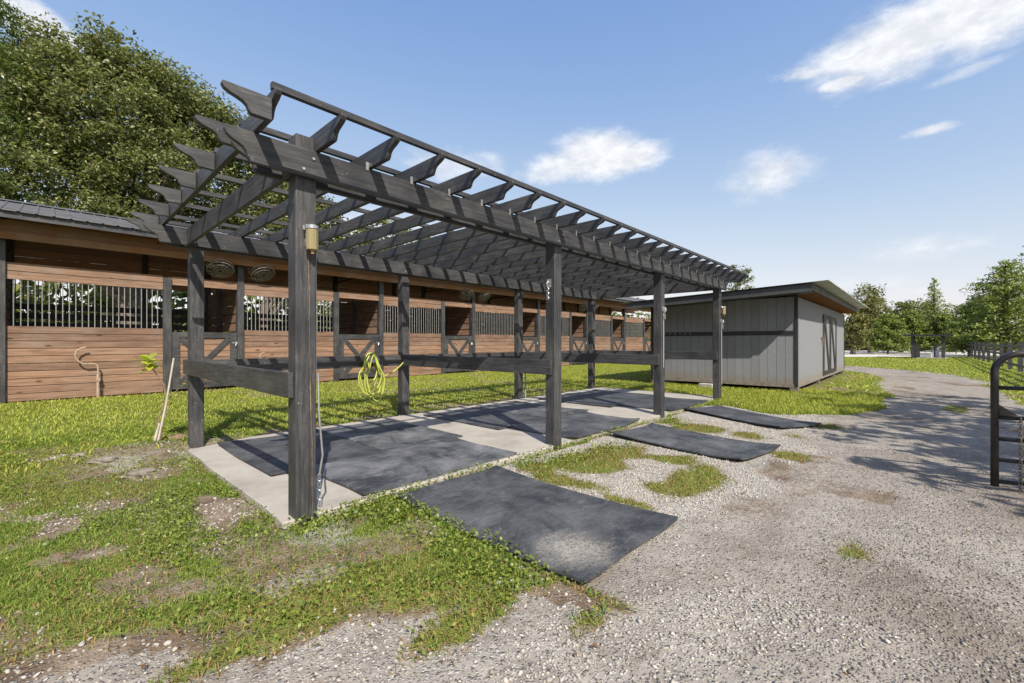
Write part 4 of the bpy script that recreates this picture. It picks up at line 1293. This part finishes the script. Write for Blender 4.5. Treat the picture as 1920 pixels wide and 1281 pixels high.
m_ = MB(); m_.box(SX0 - .022, SX0 + .055, SY0 - .018, SY0 + .055, SZ0 - .08, SZ1 + .05); m_.box(SX0 - .022, SX0 + .055, SY1 - .06, SY1 + .02, SZ0 - .1, SZ1); m_.box(SX1 - .05, SX1 + .02, SY0 - .018, SY0 + .05, SZ0 - .08, SZ1)
m_.build('corner_trim', TRIM['z'], sh, bevel=.003)
m_ = MB(); m_.box(SX0 - .02, SX0 - .001, SY0 + .056, SY1 - .061, 1.49, 1.60); m_.build('batten', TRIM['y'], sh, bevel=.003)
m_ = MB()
for k in range(8):
    y_ = 5.95 - k * .15
    m_.tube([(SX0 - .02, y_, 1.56), (SX0 - .06, y_, 1.545), (SX0 - .07, y_ - .02, 1.575)], .010, 6)
m_.build('hooks', GALV, sh)
m_ = MB(); m_.box(SX0 - .015, SX0 + .03, SY0 - .01, SY1, SZ0 - .10, SZ0 - .002); m_.box(SX0 + .031, SX1, SY0 - .012, SY0 + .03, SZ0 - .10, SZ0 - .002)
m_.build('sill', simple('weathered_sill', (.19, .165, .14), .85, 0, .3, 6), sh, bevel=.003)
for (xx, yy_) in ((SX0 + .08, SY0 + .07), (SX0 + .08, SY1 - .1), (16.5, SY0 + .1), (20, SY0 + .1), (SX1 - .1, SY0 + .1)):
    m_ = MB(); m_.box(xx - .09, xx + .09, yy_ - .09, yy_ + .09, -.08, SZ0 - .101); m_.build('foot', simple('foot_timber', (.16, .135, .11), .85), sh)
m_ = MB(); m_.box(SX0 + .05, SX1 - .05, SY0 + .05, SY1 - .05, SZ0 - .09, SZ0 - .02); m_.build('floor', simple('shed_floor', (.14, .11, .08), .9), sh)
# double doors
for i_, (xa, xb) in enumerate(((17.02, 18.49), (18.51, 19.98))):
    m_ = MB(); m_.box(xa, xb, SY0 - .02, SY0 + .02, SZ0 + .01, 2.20); d_ = m_.build('shed_door', SHEDP, sh)
    m_ = MB()
    m_.box(xa, xa + .12, SY0 - .045, SY0 - .021, SZ0 + .01, 2.2); m_.box(xb - .12, xb, SY0 - .045, SY0 - .021, SZ0 + .01, 2.2)
    m_.box(xa + .121, xb - .121, SY0 - .045, SY0 - .021, 2.08, 2.2); m_.box(xa + .121, xb - .121, SY0 - .045, SY0 - .021, SZ0 + .01, SZ0 + .13)
    m_.prism([(xa + .13, 2.07), (xa + .42, 2.07), (xb - .13, SZ0 + .14), (xb - .42, SZ0 + .14)], 'y', SY0 - .043, SY0 - .022)
    m_.build('door_brace', TRIM['z'], d_)
m_ = MB(); m_.box(16.72, 16.98, SY0 - .03, SY0 - .001, 1.42, 1.47); m_.tube([(16.76, SY0 - .04, 1.45), (16.76, SY0 - .05, 1.18)], .014, 6); m_.box(16.92, 16.97, SY0 - .04, SY0 - .031, 1.3, 1.46)
m_.build('latch', simple('rusted_latch', (.20, .13, .08), .7), sh)
# roof
def shed_rz(y_): return 2.71 - (y_ - 1.55) * .038
FXA, FXB = 12.24, 12.27
m_ = MB()
m_.add([(x_, y_, shed_rz(y_) + dz) for dz in (-.20, -.02) for (x_, y_) in ((FXA, 1.80), (FXB, 1.80), (FXB, 6.6), (FXA, 6.6))],
       [(0, 3, 2, 1), (4, 5, 6, 7), (0, 1, 5, 4), (1, 2, 6, 5), (2, 3, 7, 6), (3, 0, 4, 7)])
m_.build('fascia', FASCIA, sh)
m_ = MB(); m_.box(FXB + .001, 22.9, 1.80, 1.83, shed_rz(1.8) - .17, shed_rz(1.8) - .02); m_.build('fascia', FASCIA, sh, bevel=.003)
for xx in np.arange(13.05, 22.8, .42):
    m_ = MB(); m_.box(xx - .02, xx + .02, 1.84, SY0 + .3, 2.50, 2.61); m_.build('rafter_end', ORGY, sh)
m_ = MB(); m_.box(FXB + .002, 22.85, 1.84, 6.5, 2.63, 2.645)
m_.v = [(v[0], v[1], v[2] + (shed_rz(v[1]) - shed_rz(1.84)) + .01) for v in m_.v]; m_.build('soffit_boards', ORGY, sh)
m_ = MB(); m_.box(FXB + .002, SX0 - .025, 1.86, 6.4, 2.50, 2.52)
m_.v = [(v[0], v[1], v[2] + shed_rz(v[1]) - shed_rz(1.85) + .02) for v in m_.v]; m_.build('eave_board', FASCIA, sh)
prof = []; xx = 12.18
while xx < 23.0:
    prof += [(xx, 0), (xx + .19, 0), (xx + .205, .022), (xx + .235, .022)]; xx += .25
m_ = MB(); rib_sheet(m_, prof, 1.48, shed_rz(1.48) + .012, 6.75, shed_rz(6.75) + .012, .01)
m_.build('roof', ROOFL, sh)
# loose block under the shed
m_ = MB(); m_.box(-.2, .2, -.1, .1, 0, .14); o = m_.build('concrete_block', simple('block_grey', (.42, .40, .37), .9), None, bevel=.012); o.location = (12.75, 4.35, -.005); o.rotation_euler = (0, 0, R(82)); tag(o, 'pale concrete block lying in the grass at the shed', 'block')

# ------------------------------------------------------------------ pipe gate
GD = Vector((.2, -.98, 0)).normalized()
gt = empty('farm_gate', (5.72, -.50, .03), math.atan2(GD.y, GD.x)); tag(gt, 'dark tubular farm gate with rounded corner and hanging chain', 'gate')
GL, GH = 3.6, 1.17
GM = simple('bronze_gate_paint', (.030, .028, .027), .32, .2, .4, 12)
m_ = MB(); rc = .16
ring = [(.0, 0, 0), (0, 0, GH - rc)] + [(rc - rc * cos(a), 0, GH - rc + rc * sin(a)) for a in np.linspace(.2, pi / 2, 7)] + [(GL - rc, 0, GH)] + [(GL - rc + rc * sin(a), 0, GH - rc + rc * cos(a)) for a in np.linspace(.2, pi / 2, 7)] + [(GL, 0, 0)]
m_.tube(ring, .027, 10); m_.build('frame', GM, gt, local=True, smooth=True)
for zz in (.045, .235, .42, .61, .87):
    m_ = MB(); m_.tube([(.02, 0, zz), (GL - .02, 0, zz)], .018, 8); m_.build('rail', GM, gt, local=True, smooth=True)
m_ = MB(); m_.prism([(.027, .625), (.14, .632), (.03, .72)], 'y', -.004, .004); m_.tube([(-.03, 0, .70), (.03, 0, .70)], .012, 6); m_.build('latch_plate', GM, gt, local=True)
m_ = MB()
for k in range(22):
    zz = .60 - k * .029
    ev = k % 2
    m_.tube([(.15 + (.011 * cos(a) if ev else 0), -.022 + (0 if ev else .011 * cos(a)), zz + .021 * sin(a)) for a in np.linspace(0, 2 * pi, 9)], .0042, 5, cap=False)
m_.build('chain', simple('dull_chain', (.16, .14, .12), .5, .5), gt, local=True)

# ------------------------------------------------------------------ far fence, shelter, road
ff = empty('paddock_fence', (35, -3.3, 0)); tag(ff, 'black post and board fence along the far right of the drive', 'fence')
for xx in np.arange(14.5, 56, 2.9):
    m_ = MB(); m_.box(xx - .065, xx + .065, -3.36, -3.22, -.1, 1.30); m_.build('post', BLK['z'], ff)
for zz in (.30, .72, 1.12):
    m_ = MB(); m_.box(14.5, 55, -3.215, -3.18, zz - .055, zz + .055); m_.build('rail', BLK['x'], ff)
def frp(f, r, z=0.):            # forward / right metres from the camera -> world
    return Vector((f * cos(YAW) + r * sin(YAW), f * sin(YAW) - r * cos(YAW), z))
m_ = MB()
rd = [frp(39, 10), frp(39, 90), frp(67, 90), frp(67, 10)]
m_.prism([(p.x, p.y) for p in rd], 'z', .004, .02)
o = m_.build('road', simple('pale_sand_road', (.50, .47, .43), .95, 0, .2, 1.2)); tag(o, 'pale sandy road crossing behind the shelter', 'road', kind='structure')

sc = frp(35.5, 34.0); sl_ = empty('shelter', tuple(sc), R(-91)); tag(sl_, 'small open shelter with flat dark roof on the far lawn', 'shelter')
m_ = MB(); m_.prism([(-1.46, 1.80), (1.40, 1.80), (1.44, 1.92), (-1.52, 1.95)], 'y', -1.5, 1.5); m_.build('roof', BLKMETAL, sl_, local=True)
for xx in (-.92, .86):
    for yy in (-1.1, 1.1):
        m_ = MB(); m_.box(xx - .09, xx + .09, yy - .09, yy + .09, -.05, 1.84); m_.build('post', BLK['z'], sl_, local=True)
m_ = MB(); m_.box(-.7, 1.1, -1.2, 1.2, -.05, .07); m_.build('pad', CONC, sl_, local=True)
wt = empty('water_tank', tuple(frp(35.2, 34.35, .07))); tag(wt, 'grey pump tank with white pipes under the far shelter', 'tank')
m_ = MB(); m_.lathe([(.001, 0), (.17, 0), (.18, .1), (.18, .85), (.12, .96), (.001, .98)], 0, 0, 16); m_.build('tank', simple('tank_blue_grey', (.10, .11, .15), .5), wt, local=True, smooth=True)
m_ = MB(); m_.tube([(-.45, .30, 0), (-.45, .30, .4)], .03, 8); m_.tube([(-.4, .42, 0), (-.4, .42, .28)], .03, 8); m_.tube([(-.3, .2, 0), (-.3, .2, .9), (-.3, -.42, .9), (-.3, -.42, 0)], .025, 8); m_.build('pipes', WHITEP, wt, local=True)
m_ = MB(); m_.lathe([(.001, 0), (.22, 0), (.22, 1.1), (.16, 1.16), (.001, 1.18)], 0, 0, 14); o = m_.build('softener_tank', simple('tank_grey', (.16, .15, .14), .6), None); o.location = frp(36.0, 33.5, .07); tag(o, 'taller pale grey tank on the left under the far shelter', 'tank')

# ------------------------------------------------------------------ trees
OAK = leafy('oak_leaves', [(.075, .095, .038), (.13, .155, .062), (.19, .215, .094), (.255, .27, .125), (.32, .31, .155), (.105, .13, .052)], .4, .3, .35)
PINE = leafy('pine_needles', [(.05, .085, .024), (.085, .125, .032), (.13, .17, .045)], .5, .3, .3)
CEDAR = leafy('cedar_sprays', [(.09, .13, .03), (.15, .205, .042), (.22, .28, .058), (.28, .32, .08), (.115, .16, .036)], .5, .25, .3)
BROAD = leafy('mixed_leaves', [(.075, .10, .03), (.125, .155, .042), (.18, .20, .058), (.24, .24, .08)], .45, .25, .4)
OLIVE = leafy('olive_leaves', [(.10, .11, .036), (.155, .165, .052), (.21, .21, .07), (.26, .24, .095)], .45, .25, .4)
BARK = simple('bark', (.13, .105, .085), .9, 0, .4, 12, .02)

def tree(name, label, base, trunk_h, blobs, n_clump, per, leaf, mat_, spread=.6, group=None, tr=.3, limbs=10, flat=.75, aspect=.55):
    """blobs: (dx, dy, z, rx, ry, rz) ellipsoids, relative to base; leaves gather in clumps near their shells"""
    b0 = Vector(base)
    r_ = empty(name, base); tag(r_, label, 'tree', group)
    vol = np.array([b[3] * b[4] * b[5] for b in blobs]) ** .67; vol = vol / vol.sum()
    cs = []
    for b, v in zip(blobs, vol):
        k = max(3, int(n_clump * v))
        d = rng.normal(0, 1, (k, 3)); d /= np.linalg.norm(d, axis=1)[:, None]
        rad = rng.uniform(.25, 1.0, k) ** .45
        cs.append(np.array(b[:3]) + d * rad[:, None] * np.array(b[3:]))
    cs = np.concatenate(cs)
    sz = rng.uniform(.55, 1.35, len(cs)) * spread
    cnt = rng.poisson(per, len(cs)) + 3
    ii = np.repeat(np.arange(len(cs)), cnt)
    d = rng.normal(0, 1, (len(ii), 3)); d /= np.linalg.norm(d, axis=1)[:, None]
    off = d * (rng.random(len(ii)) ** .55)[:, None] * sz[ii][:, None]; off[:, 2] *= flat
    P = cs[ii] + off
    o = leaves('crown', P, leaf, mat_, .5, aspect); o.parent = r_
    m_ = MB()
    m_.tube([(0, 0, -.2), (.1, .05, trunk_h * .5), (0, .1, trunk_h), (.1, 0, trunk_h * 1.35)], [tr * 1.25, tr, tr * .8, tr * .4], 9)
    pick = rng.choice(len(cs), min(limbs, len(cs)), replace=False)
    for q in pick:
        c_ = Vector(cs[q]); s0 = Vector((0, .05, trunk_h * random.uniform(.6, 1.1)))
        mid = s0.lerp(c_, .5) + Vector((random.uniform(-.4, .4), random.uniform(-.4, .4), random.uniform(0, .5)))
        m_.tube([s0, mid, c_], [tr * .38, tr * .2, tr * .06], 6, cap=False)
    m_.build('trunk', BARK, r_, local=True, smooth=True)
    return r_
def conifer(name, label, base, H, rad, n_br, per, leaf, mat_, droop=.12, z0=.12, group=None, top_pow=1.0, flatn=.2):
    r_ = empty(name, base); tag(r_, label, 'tree', group)
    Ps = []; m_ = MB()
    m_.tube([(0, 0, -.2), (0, 0, H * .5), (0, 0, H * .98)], [.028 * H, .016 * H, .004 * H], 8)
    for k in range(n_br):
        t_ = (k + random.random()) / n_br
        z = H * (z0 + (1 - z0) * t_)
        L = rad * ((1 - t_) ** top_pow) * random.uniform(.65, 1.12) + .08 * rad
        a = random.uniform(0, 2 * pi)
        rise = random.uniform(.15, .6)
        n = max(6, int(per * L / rad))
        s_ = rng.random(n) ** .75
        x_ = s_ * L * cos(a); y_ = s_ * L * sin(a); z_ = z + s_ * L * rise - droop * (s_ * L) ** 2
        w_ = .22 * L * (1.05 - s_) + .10
        Ps.append(np.stack([x_ + rng.normal(0, 1, n) * w_ * .6, y_ + rng.normal(0, 1, n) * w_ * .6, z_ + rng.normal(0, 1, n) * w_ * .45], 1))
        if L > .5: m_.tube([(0, 0, z), (.5 * L * cos(a), .5 * L * sin(a), z + .5 * L * rise - droop * .25 * L * L), (.9 * L * cos(a), .9 * L * sin(a), z + .9 * L * rise - droop * .81 * L * L)], [.02 * L + .01, .012 * L, .004], 4, cap=False)
    o = leaves('crown', np.concatenate(Ps), leaf, mat_, flatn, .35); o.parent = r_
    m_.build('trunk', BARK, r_, local=True)
    return r_

# big live oak behind the barn, then its neighbours
def at(px_, py_, Y):            # a photograph direction and a Y distance -> world x, z
    a = YAW - math.atan((px_ - 960) / 815)
    X = Y / math.tan(a); f = X * cos(YAW) + Y * sin(YAW)
    return X, CAM_H + (642 - py_) * f / 815
YO = 27.0
def blob(px_, py_, Y, rx, ry, rz, bx, by):
    X, Z = at(px_, py_, Y)
    return (X - bx, Y - by, Z, rx, ry, rz)
bx, by = 2.6, YO
oakb = [blob(190, 235, 27, 3.2, 4, 2.6, bx, by), blob(210, 120, 27, 1.6, 2.2, 1.2, bx, by), blob(275, 150, 26.5, 1.2, 1.8, .9, bx, by), blob(300, 190, 26.5, 1.7, 2.4, 1.3, bx, by), blob(365, 235, 26, 1.5, 1.8, 1.6, bx, by), blob(412, 262, 25.5, 1.25, 1.6, 1.2, bx, by), blob(345, 190, 26, 1.2, 1.6, 1.0, bx, by), blob(422, 235, 25.5, .9, 1.5, .9, bx, by), blob(446, 300, 25.5, 1.2, 1.5, 1.2, bx, by), blob(500, 360, 25.5, 1.6, 1.5, 1.2, bx, by), blob(545, 405, 25.5, 1.6, 1.5, 1.0, bx, by), blob(105, 190, 28, 2.2, 3, 2.0, bx, by),
        blob(290, 340, 26, 3.6, 3.2, 2.3, bx, by), blob(400, 360, 25.5, 1.9, 2.2, 1.9, bx, by), blob(130, 370, 26, 3.6, 3, 2.3, bx, by), blob(490, 430, 26, 2.0, 2, 1.2, bx, by), blob(125, 115, 27, 1.0, 2, 1.1, bx, by)]
tree('oak_tree', 'large dense live oak rising behind the barn roof', (bx, by, 0), 4.2, oakb, 760, 150, .16, OAK, .74, tr=.5, limbs=30)
bx2, by2 = -4.2, 27.5
pineb = [blob(10, 55, 27.5, 1.1, 2, .8, bx2, by2), blob(45, 85, 28, .8, 1.2, .4, bx2, by2), blob(-30, 130, 27, 1.8, 3, 1.3, bx2, by2), blob(20, 170, 27, 1.3, 2, .7, bx2, by2), blob(5, 250, 27, 1.6, 3, 1.2, bx2, by2), blob(-30, 330, 26, 2.5, 3, 2.2, bx2, by2), blob(60, 120, 27.5, .9, 1.5, .4, bx2, by2), blob(-70, 20, 28, 1.9, 2.2, 1.5, bx2, by2)]
tree('pine_tree', 'feathery pine at the left edge behind the barn', (bx2, by2, 0), 6, pineb, 210, 90, .22, PINE, .55, tr=.35, limbs=24, aspect=.2)
bx3, by3 = 8.4, 27.0
tb = [blob(560, 400, 27, 2.0, 2, 1.5, bx3, by3), blob(610, 420, 27, 1.3, 1.5, 1.0, bx3, by3), blob(520, 450, 27, 2.5, 2, 1.5, bx3, by3), blob(650, 455, 27, 2.4, 2, .9, bx3, by3)]
tree('small_oak', 'smaller olive green tree right of the big oak seen through the rafters', (bx3, by3, 0), 3.0, tb, 130, 75, .20, OLIVE, .75, tr=.25)
bx4, by4 = 16.0, 31.0
tb = [blob(720, 440, 31, 2.2, 2, 1.6, bx4, by4), blob(780, 470, 31, 3.0, 2, 1.5, bx4, by4), blob(690, 480, 31, 3.0, 2, 1.5, bx4, by4)]
tree('leafy_tree', 'light green tree showing over the barn roof between the rafters', (bx4, by4, 0), 3.0, tb, 110, 70, .22, BROAD, .8, tr=.25)
# bushes and tree bases seen through the stall windows
for i_, (xx, yy, hh, lb) in enumerate(((-6.5, 26, 3.2, 'leafy bush behind the barn at the far left window'), (-1.5, 30, 3.0, 'leafy bush behind the barn in the middle of the left window'), (5.6, 27, 2.6, 'leafy bush behind the second stall window'), (11.5, 29, 3.0, 'leafy bush behind the third stall window'))):
    tree('bush', lb, (xx, yy, 0), .8, [(0, 0, hh * .45, 2.0, 1.6, hh * .45), (1.2, .3, hh * .35, 1.4, 1.2, hh * .35)], 50, 60, .17, BROAD, .6, tr=.1, limbs=4)
# tree behind the shed
X_, Z_ = at(1383, 505, 20)
X5 = 46.0; Y5 = 23.0
c5 = frp(46, 24.0); 
zt = CAM_H + (642 - 500) * 46 / 815
tree('leafy_tree', 'round topped tree standing behind the shed roof', (c5.x, c5.y, 0), 5, [(0, 0, zt - .6, 1.1, 1.1, 1.2), (.3, -.2, zt - 2.4, 1.5, 1.4, 1.5), (0, .5, zt - 4.2, 2.2, 2, 2)], 60, 60, .22, BROAD, .6, tr=.2)
# the line of trees beyond the road
def ptree(px_, f):              # photograph column at forward distance f
    r_ = f * (px_ - 960) / 815
    p = frp(f, r_)
    return (p.x, p.y, 0)
def top_h(py_, f): return CAM_H + (642 - py_) * f / 815
def round_tree(px_, top, f, wpx, label, m_=BROAD, n=90, leaf=.3):
    H = top_h(top, f); rr = wpx * f / 815 / 2
    tree('leafy_tree', label, ptree(px_, f), H * .3, [(0, 0, H * .80, rr * .62, rr * .62, H * .2), (rr * .45, .2, H * .58, rr * .6, rr * .6, H * .22), (-rr * .45, -.2, H * .55, rr * .65, rr * .65, H * .22), (0, .3, H * .35, rr * .85, rr * .8, H * .24), (rr * .2, -.4, H * .66, rr * .55, rr * .5, H * .2)],
         n, 62, leaf, m_, .085 * H + .25, tr=.22, limbs=9)
round_tree(1632, 533, 52, 80, 'flat crowned tree right behind the shed corner', OLIVE, 110, .26)
round_tree(1600, 585, 46, 60, 'low olive tree touching the shed wall on its right', OLIVE, 80, .24)
round_tree(1690, 565, 56, 90, 'bushy tree left behind the far shelter', BROAD, 100, .28)
round_tree(1790, 570, 60, 90, 'dark bushy tree between the cypress and the right edge', BROAD, 90, .3)
round_tree(1725, 560, 62, 60, 'brownish palm like tree behind the far shelter', OLIVE, 70, .3)
round_tree(1850, 520, 55, 80, 'tall blue green tree behind the cedars at right', BROAD, 110, .28)
p_ = ptree(1752, 50); conifer('conifer_tree', 'thin pointed cypress above the far shelter', p_, top_h(522, 50), 2.1, 130, 50, .26, CEDAR, .05, .1, top_pow=1.0)
for px_, top, f, rad, lb in ((1885, 490, 36, 3.3, 'big bright green cedar at the right edge'), (1945, 455, 38, 3.6, 'tallest cedar cut off by the right edge'), (1820, 570, 42, 2.6, 'lower cedar left of the bright green one'), (1665, 590, 47, 2.6, 'spreading cedar left of the far shelter'), (1770, 590, 48, 2.4, 'pale cedar just right of the cypress'), (1710, 585, 50, 2.4, 'cedar rising directly behind the far shelter roof')):
    conifer('cedar_tree', lb, ptree(px_, f), top_h(top, f), rad, 170, 70, .28, CEDAR, .10, .10, 'cedars beyond the far lawn', top_pow=.7)
# ground hugging hedge below them
hx = []
for k in range(3200):
    f = random.uniform(68, 74); pxx = random.uniform(1500, 2050)
    p = frp(f, f * (pxx - 960) / 815)
    hx.append((p.x, p.y, abs(random.gauss(0, 1.5))))
tag(leaves('far_undergrowth', np.repeat(np.array(hx), 4, 0) + rng.normal(0, .5, (len(hx) * 4, 3)), .55, BROAD, .4), 'dense undergrowth beyond the far road', 'undergrowth', kind='stuff')
hx = []
for k in range(9000):
    X_ = random.uniform(-60, 120); Y_ = random.uniform(34, 40)
    hx.append((X_, Y_, abs(random.gauss(0, 2.6))))
tag(leaves('far_wood', np.repeat(np.array(hx), 5, 0) + rng.normal(0, .7, (len(hx) * 5, 3)), .75, BROAD, .4), 'low far wood beyond the barn', 'wood', kind='stuff')
# trees right of the drive, beyond the frame, whose shade lies across it
for i_, (xx, yy, H, lb) in enumerate(((4.9, -5.0, 7.2, 'roadside tree beside the gate shading the drive'), (7.8, -4.7, 7.6, 'second roadside tree shading the drive'), (11.0, -4.6, 7.0, 'farther roadside tree shading the drive'))):
    tree('shade_tree', lb, (xx, yy, 0), 2.6, [(0, 0, H * .72, 1.5, 1.1, 1.3), (.9, .2, H * .62, 1.2, 1.0, .9), (-.9, -.1, H * .6, 1.2, 1, .9)], 34, 34, .22, BROAD, .40, tr=.14, limbs=8)
